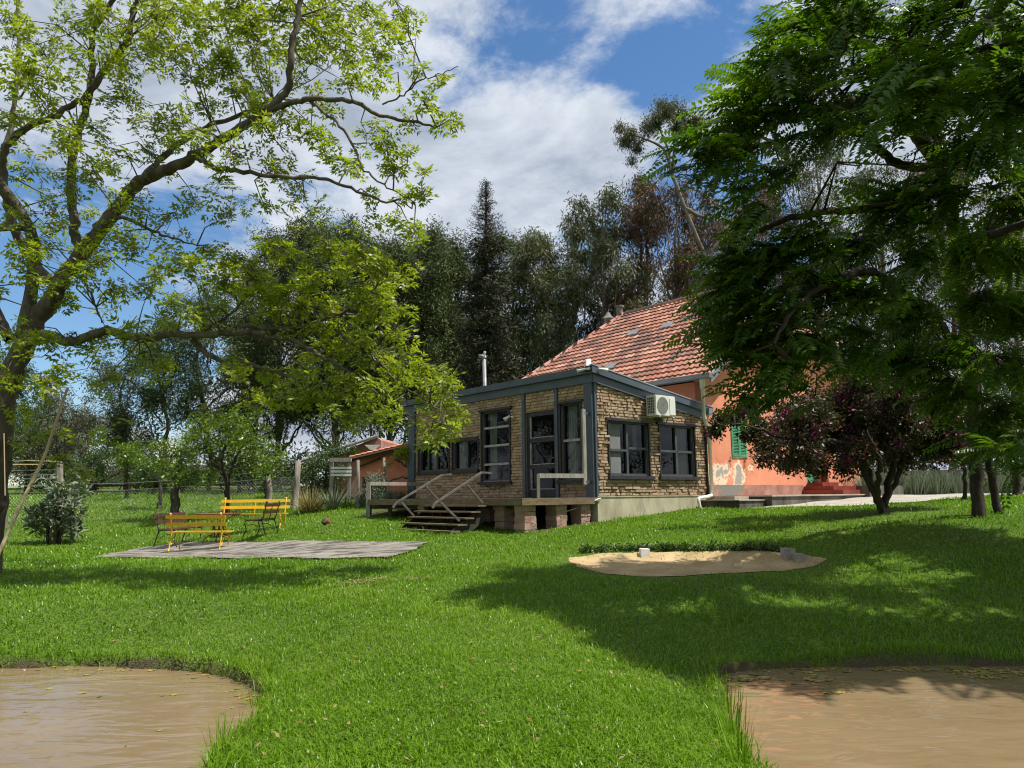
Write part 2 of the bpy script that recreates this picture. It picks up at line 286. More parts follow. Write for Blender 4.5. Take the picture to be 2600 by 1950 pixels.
def plaster_mat():
    # orange render whose paint has flaked off in two low patches near the corner: white lime with grey cement
    m = MT['orange'].copy(); m.name = 'orange_render_flaking'; N = m.node_tree.nodes; L = m.node_tree.links; P = N['Principled BSDF']
    src = P.inputs['Base Color'].links[0].from_socket
    a = N.new('ShaderNodeAttribute'); a.attribute_name = 'flake'
    tc = N.new('ShaderNodeTexCoord')
    n = N.new('ShaderNodeTexNoise'); n.inputs['Scale'].default_value = 2.6; n.inputs['Detail'].default_value = 9; n.inputs['Roughness'].default_value = .72; L.new(tc.outputs['Object'], n.inputs['Vector'])
    n9 = N.new('ShaderNodeMath'); n9.operation = 'MULTIPLY_ADD'; L.new(n.outputs['Fac'], n9.inputs[0]); n9.inputs[1].default_value = 2.6; n9.inputs[2].default_value = -.8
    ad = N.new('ShaderNodeMath'); ad.operation = 'ADD'; L.new(a.outputs['Fac'], ad.inputs[0]); L.new(n9.outputs[0], ad.inputs[1])
    m1 = N.new('ShaderNodeMapRange'); m1.inputs['From Min'].default_value = 1.02; m1.inputs['From Max'].default_value = 1.06; L.new(ad.outputs[0], m1.inputs['Value'])
    m2 = N.new('ShaderNodeMapRange'); m2.inputs['From Min'].default_value = 1.30; m2.inputs['From Max'].default_value = 1.34; L.new(ad.outputs[0], m2.inputs['Value'])
    x1 = N.new('ShaderNodeMix'); x1.data_type = 'RGBA'; L.new(m1.outputs[0], x1.inputs[0]); L.new(src, x1.inputs[6]); x1.inputs[7].default_value = (.72, .58, .42, 1)
    x2 = N.new('ShaderNodeMix'); x2.data_type = 'RGBA'; L.new(m2.outputs[0], x2.inputs[0]); L.new(x1.outputs[2], x2.inputs[6]); x2.inputs[7].default_value = (.34, .31, .27, 1)
    L.new(x2.outputs[2], P.inputs['Base Color'])
    return m
MT['flaking'] = plaster_mat()

# ------------------------------------------------------------------ numpy mesh builder
class NB:
    def __init__(s): s.v = []; s.f = []; s.r = []; s.n = 0
    def add(s, v, f, r=None):
        v = np.asarray(v, float).reshape(-1, 3); f = np.asarray(f, np.int64)
        s.v.append(v); s.f.append(f+s.n); s.n += len(v)
        s.r.append(np.full(len(f), rng.random()) if r is None else np.broadcast_to(np.asarray(r, float), (len(f),)).copy())
        return s
    def box(s, o, a, b, c, r=None, jit=0):
        o, a, b, c = [np.asarray(x, float) for x in (o, a, b, c)]
        v = np.array([o, o+a, o+a+b, o+b, o+c, o+a+c, o+a+b+c, o+b+c])
        if jit: v = v+rng.normal(0, jit, v.shape)
        return s.add(v, [[0, 3, 2, 1], [4, 5, 6, 7], [0, 1, 5, 4], [1, 2, 6, 5], [2, 3, 7, 6], [3, 0, 4, 7]], r)
    def cbox(s, c, size, r=None):
        c = np.asarray(c, float); sx, sy, sz = size
        return s.box(c-np.array(size)/2, (sx, 0, 0), (0, sy, 0), (0, 0, sz), r)
    def beam(s, p, q, w, h, up=(0, 0, 1), r=None):
        p, q, up = [np.asarray(x, float) for x in (p, q, up)]
        d = q-p; dn = d/np.linalg.norm(d); sd_ = np.cross(dn, up); ln = np.linalg.norm(sd_)
        if ln < 1e-4: sd_ = np.cross(dn, (1, 0, 0)); ln = np.linalg.norm(sd_)
        sd_ /= ln; u = np.cross(sd_, dn)
        return s.box(p-sd_*w/2-u*h/2, d, sd_*w, u*h, r)
    def tube(s, pts, rad, n=8, cap=True, r=None):
        pts = np.asarray(pts, float); K = len(pts); rad = np.broadcast_to(np.asarray(rad, float), (K,))
        v, f = tubes(pts[None], rad[None], n)
        s.add(v, f, r)
        if cap:
            base = s.n-len(v)
            for i in (0, K-1):
                s.v.append(pts[i:i+1]); cc = s.n; s.n += 1
                s.f.append(np.array([[base+i*n+k, base+i*n+(k+1) % n, cc] for k in range(n)])); s.r.append(np.full(n, .5))
        return s
    def build(s, name, m, parent=None, smooth=False, uv=None, sharp=None):
        V = np.concatenate(s.v) if s.v else np.zeros((0, 3))
        if parent is not None: V = V-np.array(world_loc(parent))
        F = [f for f in s.f if len(f)]; Rr = [r for f, r in zip(s.f, s.r) if len(f)]
        me = bpy.data.meshes.new(name)
        me.vertices.add(len(V)); me.vertices.foreach_set('co', V.astype(np.float32).ravel())
        lens = np.concatenate([np.full(len(f), f.shape[1]) for f in F]); loops = np.concatenate([f.ravel() for f in F])
        me.loops.add(len(loops)); me.loops.foreach_set('vertex_index', loops.astype(np.int32))
        me.polygons.add(len(lens)); st = np.concatenate([[0], np.cumsum(lens)[:-1]])
        me.polygons.foreach_set('loop_start', st.astype(np.int32)); me.polygons.foreach_set('loop_total', lens.astype(np.int32))
        me.polygons.foreach_set('use_smooth', np.full(len(lens), smooth, bool))
        at = me.attributes.new('rnd', 'FLOAT', 'FACE'); at.data.foreach_set('value', np.concatenate(Rr).astype(np.float32))
        if uv is not None:
            ul = me.uv_layers.new(name='tile'); ul.data.foreach_set('uv', np.asarray(uv, np.float32)[loops].ravel())
        me.update(calc_edges=True); me.validate()
        me.materials.append(m)
        o = bpy.data.objects.new(name, me); COL.objects.link(o)
        if parent is not None: o.parent = parent
        return o
def world_loc(o):
    p = Vector((0, 0, 0))
    while o is not None: p = p+o.location; o = o.parent
    return tuple(p)
def tubes(P, Rd, n):
    # P (M,K,3), Rd (M,K): many tubes at once -> verts, quads
    M_, K = P.shape[:2]
    T = np.gradient(P, axis=1); T /= np.linalg.norm(T, axis=2, keepdims=True)+1e-9
    ref = np.where(np.abs(T.mean(1)[:, None, 2:3]) > .8, np.array([1., 0, 0]), np.array([0, 0, 1.]))
    A = np.cross(T, np.broadcast_to(ref, T.shape)); A /= np.linalg.norm(A, axis=2, keepdims=True)+1e-9
    B = np.cross(T, A)
    th = np.arange(n)*2*np.pi/n
    V = P[:, :, None]+Rd[:, :, None, None]*(A[:, :, None]*np.cos(th)[None, None, :, None]+B[:, :, None]*np.sin(th)[None, None, :, None])
    i = np.arange(M_)[:, None, None]*K*n; k = np.arange(K-1)[None, :, None]*n; j = np.arange(n)[None, None, :]; j2 = (j+1) % n
    q = np.stack([i+k+j, i+k+j2, i+k+n+j2, i+k+n+j], -1).reshape(-1, 4)
    return V.reshape(-1, 3), q
def thing(name, label, cat, loc=(0, 0, 0), group=None, kind=None):
    o = bpy.data.objects.new(name, None); COL.objects.link(o); o.location = tuple(float(x) for x in loc); o.empty_display_size = .3
    tag(o, label, cat, group, kind); return o
def tag(o, label=None, cat=None, group=None, kind=None):
    if label: o['label'] = label
    if cat: o['category'] = cat
    if group: o['group'] = group
    if kind: o['kind'] = kind
    return o
def copy_tree(o, parent=None):
    c = o.copy(); COL.objects.link(c); c.parent = parent
    for ch in [x for x in o.children]: copy_tree(ch, c)
    return c
def unit(a):
    a = np.asarray(a, float); return a/(np.linalg.norm(a, axis=-1, keepdims=True)+1e-9)
def smooth_path(pts, K, wob=0):
    pts = np.asarray(pts, float); n = len(pts)
    P = np.vstack([2*pts[0]-pts[1], pts, 2*pts[-1]-pts[-2]])
    t = np.linspace(0, n-1-1e-6, K); i = t.astype(int); u = (t-i)[:, None]
    p0, p1, p2, p3 = P[i], P[i+1], P[i+2], P[i+3]
    r = .5*((2*p1)+(-p0+p2)*u+(2*p0-5*p1+4*p2-p3)*u**2+(-p0+3*p1-3*p2+p3)*u**3)
    if wob: r[1:-1] += rng.normal(0, wob, (K-2, 3))
    return r

# ------------------------------------------------------------------ terrain
# control points: photo pixel + depth of a spot of ground
GC = [(1300,1950,4.3),(900,1900,4.7),(1700,1900,4.7),(1300,1800,5.1),(1300,1700,6.2),(900,1700,6.4),(1700,1700,6.3),(1300,1600,7.7),(1300,1500,10.0),(1300,1430,12.4),(1300,1390,14.4),
 (1345,1358,16.9),(1515,1331,18.2),(1680,1304,19.8),(1747,1291,20.6),(1150,1360,17.0),(1824,1291,20.0),(1960,1289,20.6),(2150,1284,20.5),(2240,1303,15.5),(2050,1310,16.5),
 (1640,1462,10.2),(1440,1435,11.6),(2080,1432,11.5),(1640,1350,14.9),(1900,1360,14.2),(2200,1360,13.0),(2500,1360,12.0),(1700,1320,17.4),
 (2200,1600,8.4),(2600,1600,8.0),(2200,1500,10.2),(2600,1500,9.6),(2500,1300,14.5),(2590,1265,18),(2480,1264,17.5),(2200,1262,24.0),(2600,1256,24),
 (560,1413,18.2),(238,1413,18.3),(450,1375,23.0),(992,1417,14.1),(1092,1376,15.5),(700,1376,19.6),(397,1400,20),(850,1345,19.4),(780,1450,13.0),(400,1500,11.0),(0,1500,11.0),(600,1600,8.2),(0,1620,8.0),(0,1420,16.0),
 (300,1340,26),(0,1340,26),(300,1300,31),(0,1290,33),(147,1322,27.5),(445,1309,28.5),(682,1284,29),(754,1287,26),(909,1286,24.5),(931,1315,21.9),(1000,1290,26),(300,1245,50),(0,1245,50),(700,1240,50),(1000,1250,45)]
GP = np.array([R(*g) for g in GC])
extra = [(-4, 30, 1.25), (2, 30, 1.3), (8, 32, 1.3), (16, 34, 1.3), (25, 30, 1.4), (30, 15, 1.3), (22, 8, .4), (14, 3, -.3), (-14, 3, -.3), (-22, 10, .1), (-26, 25, .6), (-30, 45, 1.8), (30, 50, 1.6), (0, 50, 1.6), (0, 1, -.3), (8, -4, -.4), (-8, -4, -.4),
         (-25, 60, 2.4), (0, 65, 2.2), (25, 65, 2.2), (-3.2, 24.0, 1.2)]
GP = np.vstack([GP, extra])
def _fit():
    n = len(GP); X = GP[:, :2]; d = np.linalg.norm(X[:, None]-X[None], axis=2)
    K = np.where(d > 0, d*d*np.log(d+1e-9), 0)+np.eye(n)*6.0
    Pm = np.hstack([np.ones((n, 1)), X]); A = np.zeros((n+3, n+3)); A[:n, :n] = K; A[:n, n:] = Pm; A[n:, :n] = Pm.T
    return np.linalg.solve(A, np.concatenate([GP[:, 2], np.zeros(3)]))
WT = _fit()
def gz0(x, y):
    x = np.asarray(x, float); y = np.asarray(y, float); sh = x.shape; x = x.ravel(); y = y.ravel()
    out = np.empty(len(x))
    for s in range(0, len(x), 20000):
        xs = np.clip(x[s:s+20000], -30, 30); ys = np.clip(y[s:s+20000], -6, 62)
        d2 = (xs[:, None]-GP[None, :, 0])**2+(ys[:, None]-GP[None, :, 1])**2
        out[s:s+20000] = (.5*d2*np.log(d2+1e-9))@WT[:len(GP)]+WT[len(GP)]+WT[len(GP)+1]*xs+WT[len(GP)+2]*ys
    return out.reshape(sh)
def sdf(poly, x, y):                  # signed distance, positive inside
    poly = np.asarray(poly, float); x = np.asarray(x, float); y = np.asarray(y, float)
    d = np.full(x.shape, 1e9); ins = np.zeros(x.shape, bool); n = len(poly)
    for i in range(n):
        a, b = poly[i], poly[(i+1) % n]; e = b-a; L2 = e@e
        t = np.clip(((x-a[0])*e[0]+(y-a[1])*e[1])/L2, 0, 1)
        d = np.minimum(d, np.hypot(x-a[0]-t*e[0], y-a[1]-t*e[1]))
        c = ((a[1] <= y) & (b[1] > y)) | ((b[1] <= y) & (a[1] > y))
        xi = a[0]+(y-a[1])/(b[1]-a[1]+1e-12)*e[0]; ins ^= c & (x < xi)
    return np.where(ins, d, -d)
WZ = -.32
def onz(sx, sy, z):
    d = pxdir(sx, sy); return (d*((z-CH)/d[2]))[:2]
def loop2(pts, K=90):
    pts = np.asarray(pts, float); q = smooth_path(np.column_stack([np.vstack([pts, pts[:1]]), np.zeros(len(pts)+1)]), K)[:-1, :2]; return q
POND_L = loop2([onz(*p, WZ) for p in ((-350,1712),(0,1697),(250,1693),(420,1700),(560,1718),(648,1750),(672,1795),(648,1840),(600,1900),(545,1960))]+[(-1.5,2.6),(-3.0,2.2),(-6.5,3.2),(-6.8,5.5)])
POND_R = loop2([onz(*p, WZ) for p in ((1905,1960),(1870,1860),(1835,1780),(1822,1730),(1880,1703),(2050,1697),(2300,1690),(2600,1692),(2950,1700))]+[(6.5,5.5),(6.2,3.4),(3.6,2.4),(1.75,2.8)])
def spot(px, py, off=0.0):           # where the line of sight through a photo pixel meets the ground
    d = pxdir(px, py); t = np.linspace(4, 32, 1400); P = np.array([0, 0, CH])+t[:, None]*d
    k = np.argmax(P[:, 2] < gz0(P[:, 0], P[:, 1])+off); return P[k, :2]
SAND = loop2([spot(px, py, -.06) for px, py in ((1436,1436),(1500,1462),(1640,1474),(1850,1471),(2030,1456),(2098,1434),(2050,1419),(1900,1411),(1700,1409),(1520,1417),(1450,1427))])
PATIO = np.array([spot(px, py, .03) for px, py in ((238,1413),(420,1417),(640,1418),(860,1418),(992,1417),(1045,1400),(1092,1376),(900,1375),(700,1375),(560,1375),(450,1376),(330,1394))])
# building frame
C0 = R(1513, 1264, 18.3); yaw = math.radians(-49.9)
DX = np.array([math.cos(yaw), math.sin(yaw), 0]); T_ = np.array([-math.sin(yaw), math.cos(yaw), 0]); NF, NR = -T_, DX; UP = np.array([0, 0, 1.])
O0 = np.array([C0[0], C0[1], 0.])
DZ = 1.31                              # deck and floor level
def FW(u, w, z): return O0-DX*u+NF*w+UP*z      # front wall: u leftwards from the corner, w outwards
def RW(u, w, z): return O0+T_*u+NR*w+UP*z      # right wall: u away from the corner, w outwards
PATH = np.array([RW(4.0, 1.35, 0)[:2], RW(5.0, 3.2, 0)[:2], R(2100,1289,19.0)[:2], R(2250,1291,17.5)[:2], R(2330,1290,17.6)[:2], R(2480,1272,19.5)[:2], (16, 22.5), (26, 23.5), (26, 27), (15, 27.2), RW(13.5, 1.3, 0)[:2]])
HOUSE = np.array([FW(8.3, 2.0, 0)[:2], FW(-.1, 2.0, 0)[:2], FW(-.1, 0, 0)[:2], RW(14, 0, 0)[:2], RW(14, -11, 0)[:2], FW(8.3, -5, 0)[:2]])
def gz(x, y):
    x = np.asarray(x, float); y = np.asarray(y, float)
    z = gz0(x, y)+.018*np.sin(x*2.1+y*.7)*np.cos(y*1.9-x*.5)
    s = np.maximum(sdf(POND_L, x, y), sdf(POND_R, x, y))
    wob = .025*np.sin(x*5.3+y*3.1)+.02*np.sin(x*11-y*9)
    k = np.clip((s+wob+.03)/.16, 0, 1); k = k*k*(3-2*k)
    lim = WZ+.085+.03*np.sin(x*2.7+y*1.3)+.16*np.maximum(-s-.1, 0)+.05*s*s     # the rim lies just above the water
    z = np.where(s < .02, np.maximum(np.minimum(z, lim), WZ+.06), WZ+.08)
    z = z*(1-k)+(WZ-.45)*k
    s = sdf(SAND, x, y); k = np.clip((s+.02)/.35, 0, 1); k = k*k*(3-2*k)
    z = z-.08*k
    return z
def gz1(x, y): return float(gz(np.array([x]), np.array([y]))[0])
def ground_pt(sx, sy, d):
    p = R(sx, sy, d); p[2] = gz1(p[0], p[1]); return p
def axis(lo, hi, st, far, g=1.18):
    a = list(np.arange(lo, hi, st)); s = st; x = a[-1]
    while x < far: s *= g; x += s; a.append(x)
    s = st; x = a[0]
    while x > -far: s *= g; x -= s; a.insert(0, x)
    return np.array(a)
def grid_mesh(X, Y, Z):
    ny, nx = X.shape; v = np.column_stack([X.ravel(), Y.ravel(), Z.ravel()])
    i = (np.arange(ny-1)[:, None]*nx+np.arange(nx-1)[None]).ravel()
    return v, np.column_stack([i, i+1, i+nx+1, i+nx])
def make_ground():
    xs = axis(-8, 8, .075, 900); ys = axis(2.5, 13.5, .075, 900)
    X, Y = np.meshgrid(xs, ys); Z = gz(X, Y)
    v, f = grid_mesh(X, Y, Z); nb = NB(); nb.add(v, f)
    o = nb.build('ground', MT['ground'], smooth=True); tag(o, 'mown green lawn sloping up to the house', None, kind='structure')
    mud = np.zeros(X.shape)
    for P in (POND_L, POND_R): mud = np.maximum(mud, np.clip((sdf(P, X, Y)+.08)/.08, 0, 1))
    mud = np.maximum(mud, .9*np.clip((sdf(SAND, X, Y)-.02)/.08, 0, 1))
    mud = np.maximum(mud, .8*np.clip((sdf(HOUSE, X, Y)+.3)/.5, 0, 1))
    a = o.data.attributes.new('mud', 'FLOAT', 'POINT'); a.data.foreach_set('value', mud.ravel().astype(np.float32))
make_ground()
def drape(name, poly, dz, st, m, flat=None, edge=.05, thick=.0):
    poly = np.asarray(poly); lo, hi = poly.min(0)-.3, poly.max(0)+.3
    X, Y = np.meshgrid(np.arange(lo[0], hi[0], st), np.arange(lo[1], hi[1], st))
    Z = (gz(X, Y)+dz) if flat is None else np.full(X.shape, flat)
    s = sdf(poly, X, Y)+edge*np.sin(X*7+Y*4)*np.cos(Y*9-X*3)
    v, f = grid_mesh(X, Y, Z); keep = (s.ravel()[f] > 0).all(1)
    f = f[keep]; used, inv = np.unique(f, return_inverse=True)
    nb = NB(); nb.add(v[used], inv.reshape(-1, 4)); o = nb.build(name, m, smooth=True); tag(o, kind='structure'); return o
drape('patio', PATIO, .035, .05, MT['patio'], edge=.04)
drape('sand', SAND, .008, .03, MT['sand'], edge=.04)
drape('path', PATH, .03, .12, MT['path'], edge=.02)
def ponds():
    for P, nm in ((POND_L, 'pond_water'), (POND_R, 'pond_water')):
        q = P.copy(); c = q.mean(0); d = q-c; q = c+d*(1+.22/np.linalg.norm(d, axis=1, keepdims=True))
        ar = np.sum(q[:, 0]*np.roll(q[:, 1], -1)-np.roll(q[:, 0], -1)*q[:, 1]); q = q if ar > 0 else q[::-1]
        nb = NB(); n = len(q); v = np.vstack([np.column_stack([q, np.full(n, WZ)]), [[c[0], c[1], WZ]]])
        nb.add(v, [[i, (i+1) % n, n] for i in range(n)]); o = nb.build(nm, MT['water']); tag(o, kind='structure')
ponds()

# ------------------------------------------------------------------ leaf templates and scattering
def leaflet(base, d, nrm, L, w, fold=.25):
    # folded lancet: 2 quads-as-tris pairs
    d = unit(d); nrm = unit(nrm); s = unit(np.cross(d, nrm)); up = unit(np.cross(s, d))
    tip = base+d*L+up*(-.12*L); mid = base+d*L*.45
    v = np.array([base, mid+s*w/2+up*fold*w, tip, mid-s*w/2+up*fold*w, mid])
    return v, np.array([[0, 1, 4], [1, 2, 4], [0, 4, 3], [4, 2, 3]])
def leafquad(base, d, nrm, L, w):
    d = unit(d); nrm = unit(nrm); s = unit(np.cross(d, nrm))
    tip = base+d*L; mid = base+d*L*.45
    return np.array([base, mid+s*w/2, tip, mid-s*w/2]), np.array([[0, 1, 2, 3]])
def tpl_frond(n=11, L=.56, ll=.165, lw=.05, droop=.5, r=rng):
    V = []; F = []; o = 0
    for i in range(n):
        t = (i+.8)/n; p = np.array([L*t, 0, -droop*L*t*t*.6]); tg = unit([1, 0, -droop*1.2*t])
        for s in (-1, 1):
            sz = ll*(1-.45*abs(t-.45)*1.3)
            d = unit(np.array([.42, s, 0])*1.0+tg*.15+np.array([0, 0, -.22]))
            v, f = leaflet(p+r.normal(0, .004, 3), d, np.array([tg[2]*-1, 0, 1])+r.normal(0, .12, 3), sz*r.uniform(.85, 1.1), lw); V.append(v); F.append(f+o); o += len(v)
    return np.vstack(V), np.vstack(F)
def tpl_rosette(nf=8, nl=2, L=.12, ll=.088, lw=.032, r=rng):
    V = []; F = []; o = 0
    for k in range(nf):
        a = k*2*np.pi/nf+r.normal(0, .25); el = r.uniform(-.5, .7)
        D = np.array([np.cos(a)*np.cos(el), np.sin(a)*np.cos(el), np.sin(el)]); S = unit(np.cross(D, [0, 0, 1]))
        for i in range(nl):
            t = (i+1)/nl; p = D*L*t+np.array([0, 0, -.35*L*t*t])
            for s in ((-1, 1) if i < nl-1 else (-1, 0, 1)):
                d = unit(D*.7+S*s*.8+[0, 0, -.35]); v, f = leafquad(p, d, unit(np.cross(d, S+r.normal(0, .4, 3))), ll*r.uniform(.8, 1.2), lw); V.append(v); F.append(f+o); o += 4
    return np.vstack(V), np.vstack(F)
def tpl_clump(n=14, rad=.25, L=.12, w=.035, hang=.6, r=rng, flat=1.0):
    V = []; F = []; o = 0
    for k in range(n):
        p = unit(r.normal(0, 1, 3))*rad*r.random()**.5; p[2] *= flat
        d = unit(r.normal(0, 1, 3)*(1-hang)+np.array([0, 0, -1])*hang+unit(p)*.35); v, f = leafquad(p, d, r.normal(0, 1, 3), L*r.uniform(.7, 1.3), w*r.uniform(.8, 1.2)); V.append(v); F.append(f+o); o += 4
    return np.vstack(V), np.vstack(F)
def rand_rot(n, tilt=.5, face=None):
    # random yaw with limited tilt; 'face' = preferred horizontal direction of local +x
    ya = rng.uniform(0, 2*np.pi, n) if face is None else face+rng.normal(0, .55, n)
    x = np.column_stack([np.cos(ya), np.sin(ya), rng.normal(0, tilt, n)]); x = unit(x)
    z = unit(np.column_stack([rng.normal(0, tilt, n), rng.normal(0, tilt, n), np.ones(n)])); y = unit(np.cross(z, x)); z = np.cross(x, y)
    return np.stack([x, y, z], -1)
def scatter(nb, tpl, pos, rot, scl, rnd=None):
    v, f = tpl; n = len(pos)
    V = np.einsum('nij,mj->nmi', rot, v)*np.asarray(scl).reshape(-1, 1, 1)+pos[:, None]
    Fi = f[None]+(np.arange(n)*len(v))[:, None, None]
    rr = (rng.random(n) if rnd is None else rnd)[:, None]*.6+.4*rng.random((n, len(f)))
    nb.add(V.reshape(-1, 3), Fi.reshape(-1, f.shape[1]), rr.ravel())
def blob_pts(c, r, n, flat=.85, shell=.5):
    d = unit(rng.normal(0, 1, (n, 3))); rr = r*(shell+(1-shell)*rng.random((n, 1)))*(1+.12*rng.normal(0, 1, (n, 1)))
    k = rng.random((n, 1)) < .3; rr = np.where(k, rr*rng.random((n, 1)), rr)
    return np.asarray(c)+d*rr*np.array([1, 1, flat])
def tree(name, label, base, limbs, blobs, tpls, leafm, barkm, cat='tree', group=None, dens=60, lscale=1.0, seeds_per=.12, twig=True, rot=None, sec_r=.03, tw_r=.006, tilt=.5, extra_parts=None, shell=.5, flat=.85, wob=.02, sides=8, clampz=None):
    """limbs: list of (points, r0, r1); blobs: list of (centre, radius[, weight])"""
    t = thing(name, label, cat, base, group)
    wood = NB(); nodes = []
    for pts, r0, r1 in limbs:
        K = max(6, len(pts)*5); p = smooth_path(pts, K, wob); rad = np.linspace(1, 0, K)**.8*(r0-r1)+r1
        rad = rad*(1+.06*np.sin(np.arange(K)*1.7)); v, f = tubes(p[None], rad[None], sides); wood.add(v, f); nodes.append(p[K//5:])
    nodes = np.vstack(nodes) if nodes else np.array([base])
    allsites = []; SP = []; SR = []; TP = []
    for bl in blobs:
        c, r = np.asarray(bl[0], float), bl[1]; wgt = bl[2] if len(bl) > 2 else 1
        n = max(3, int(dens*wgt*r*r)); s = blob_pts(c, r, n, flat, shell)
        if clampz is not None: s = s[s[:, 2] > clampz]
        if not len(s): continue
        allsites.append(s)
        ns = max(1, int(n*seeds_per)); sd_ = s[rng.choice(len(s), min(ns, len(s)), False)]*.6+c*.4
        j = np.argmin(((sd_[:, None]-nodes[None])**2).sum(2)+2.0*np.clip(nodes[None, :, 2]-sd_[:, None, 2], 0, 9)**2, 1); a = nodes[j]
        m1 = a*.62+sd_*.38+[0, 0, .08]+rng.normal(0, .11, sd_.shape)*np.linalg.norm(sd_-a, axis=1, keepdims=True); m2 = a*.3+sd_*.7+rng.normal(0, .10, sd_.shape)*np.linalg.norm(sd_-a, axis=1, keepdims=True)
        SP.append(np.stack([a, m1, m2, sd_], 1)); SR.append(np.tile(np.array([1, .7, .5, .3])*sec_r, (len(sd_), 1)))
        if twig:
            j = np.argmin(((s[:, None]-sd_[None])**2).sum(2), 1); a = sd_[j]; mid = (a+s)/2+rng.normal(0, .12, s.shape)*np.linalg.norm(s-a, axis=1, keepdims=True)
            TP.append(np.stack([a, mid, s], 1))
    if SP:
        v, f = tubes(np.concatenate(SP), np.concatenate(SR), 5); wood.add(v, f)
    if TP:
        TP = np.concatenate(TP); v, f = tubes(TP, np.tile([tw_r, tw_r*.7, tw_r*.4], (len(TP), 1)), 3); wood.add(v, f)
    wood.build('trunk', barkm, t, smooth=True)
    S = np.vstack(allsites); crown = NB()
    which = rng.integers(0, len(tpls), len(S))
    for k, tp in enumerate(tpls):
        q = S[which == k]
        scatter(crown, tp, q, rand_rot(len(q), tilt) if rot is None else rot(q), rng.uniform(.75, 1.25, len(q))*lscale)
    crown.build('crown', leafm, t)
    if extra_parts: extra_parts(t, S)
    return t, S

# ------------------------------------------------------------------ wall helpers
def wall_cells(nb, P, u0, u1, z0, ztop, holes, th):
    """P(u,w,z)->point; wall slab of thickness th behind w=0, with rectangular holes (u0,u1,z0,z1)"""
    us = sorted({u0, u1} | {h[0] for h in holes} | {h[1] for h in holes} | set(np.linspace(u0, u1, 9)))
    us = [u for u in us if u0 <= u <= u1]
    zs = sorted({z0} | {h[2] for h in holes} | {h[3] for h in holes})
    for a, b in zip(us[:-1], us[1:]):
        for i, za in enumerate(zs):
            zb = zs[i+1] if i+1 < len(zs) else None
            m = (a+b)/2
            if any(h[0] < m < h[1] and h[2] <= za+1e-6 and (zb if zb else 99) <= h[3]+1e-6 for h in holes): continue
            ta, tb = (zb, zb) if zb else (ztop(a), ztop(b))
            v = [P(a, 0, za), P(b, 0, za), P(b, 0, tb), P(a, 0, ta), P(a, -th, za), P(b, -th, za), P(b, -th, tb), P(a, -th, ta)]
            nb.add(v, [[0, 1, 2, 3], [5, 4, 7, 6], [0, 4, 5, 1], [1, 5, 6, 2], [2, 6, 7, 3], [3, 7, 4, 0]])
def bricks(nb, P, u0, u1, z0, ztop, holes, rough=1.0, course=.078):
    z = z0
    while z < max(ztop(u0), ztop(u1)):
        h = course*random.uniform(.92, 1.06); u = u0-random.uniform(0, .12)
        while u < u1:
            L = random.choice((.13, .2, .2, .24, .28))*random.uniform(.9, 1.15); a, b = max(u, u0)+.006, min(u+L, u1)-.006; u += L
            if b-a < .03: continue
            zt = min(z+h-.010, ztop((a+b)/2)); 
            if zt-z < .02: continue
            segs = [(a, b)]
            for hh in holes:
                if z+h*.5 > hh[2] and z+h*.5 < hh[3]:
                    ns = []
                    for (p, q) in segs:
                        if q <= hh[0] or p >= hh[1]: ns.append((p, q)); continue
                        if p < hh[0]: ns.append((p, hh[0]))
                        if q > hh[1]: ns.append((hh[1], q))
                    segs = ns
            for (p, q) in segs:
                if q-p < .03: continue
                w = (random.uniform(.012, .03) if random.random() < .62 else random.uniform(.03, .055))*rough
                j = lambda k=.004: random.uniform(-k, k)
                e = .007+.006*random.random(); sk = random.uniform(-.35, .35)*w
                v = [P(p, -.01, z), P(q, -.01, z), P(q, -.01, zt), P(p, -.01, zt),
                     P(p+e+j(), w+sk, z+e*.8+j()), P(q-e+j(), w-sk, z+e*.8+j()), P(q-e+j(), w-sk+j(.006), zt-e*.7+j()), P(p+e+j(), w+sk+j(.006), zt-e*.7+j())]
                nb.add(v, [[4, 5, 6, 7], [0, 1, 5, 4], [1, 2, 6, 5], [2, 3, 7, 6], [3, 0, 4, 7]])
        z += h
def pbox(nb, P, u0, u1, w0, w1, z0, z1):
    return nb.box(P(u0, w0, z0), P(u1, w0, z0)-P(u0, w0, z0), P(u0, w1, z0)-P(u0, w0, z0), UP*(z1-z0))

# ------------------------------------------------------------------ annex (brick extension)
FZT = 4.42                                              # top of the front fascia
def rtop(u): return 4.43-.1525*(u+.02)                   # sloping fascia top on the right wall
H_F = [(1.33, 2.46, DZ, 3.52), (3.12, 4.32, 1.76, 3.71), (.43, 1.12, 1.74, 3.62), (5.92, 7.52, 2.12, 2.90), (4.50, 5.72, 2.12, 2.98)]
H_R = [(.49, 1.94, 1.82, 3.16), (2.39, 3.83, 1.82, 3.16)]
annex = thing('brick_annex', 'low brick extension with dark slate fascia and slanting roof in front of the orange house', 'house', C0)
nb = NB(); wall_cells(nb, FW, 0, 7.73, DZ-.05, lambda u: 4.10, H_F, .16)
nb.build('wall', MT['mortar'], annex)
nb = NB(); wall_cells(nb, RW, 0, 4.38, DZ-.02, lambda u: rtop(u)-.33, H_R, .16)
nb.build('wall', MT['mortar'], annex)
for (a, b) in ((.28, 1.20), (1.35, 2.44), (2.60, 7.72)):
    nb = NB(); bricks(nb, FW, a, b, DZ+.01, lambda u: 4.04, H_F, .6); o = nb.build('brick_cladding', MT['brick'], annex)
nb = NB(); bricks(nb, RW, .07, 4.3, DZ+.03, lambda u: rtop(u)-.385, H_R, 1.0); o = nb.build('brick_cladding', MT['brick'], annex); o['label'] = 'sunlit rough brick facing of the side with the air conditioner'
nb = NB()
def plinth_bottom(u): return .45+.1*u
pts0 = [RW(u, .035, 0) for u in np.linspace(0.02, 4.35, 8)]
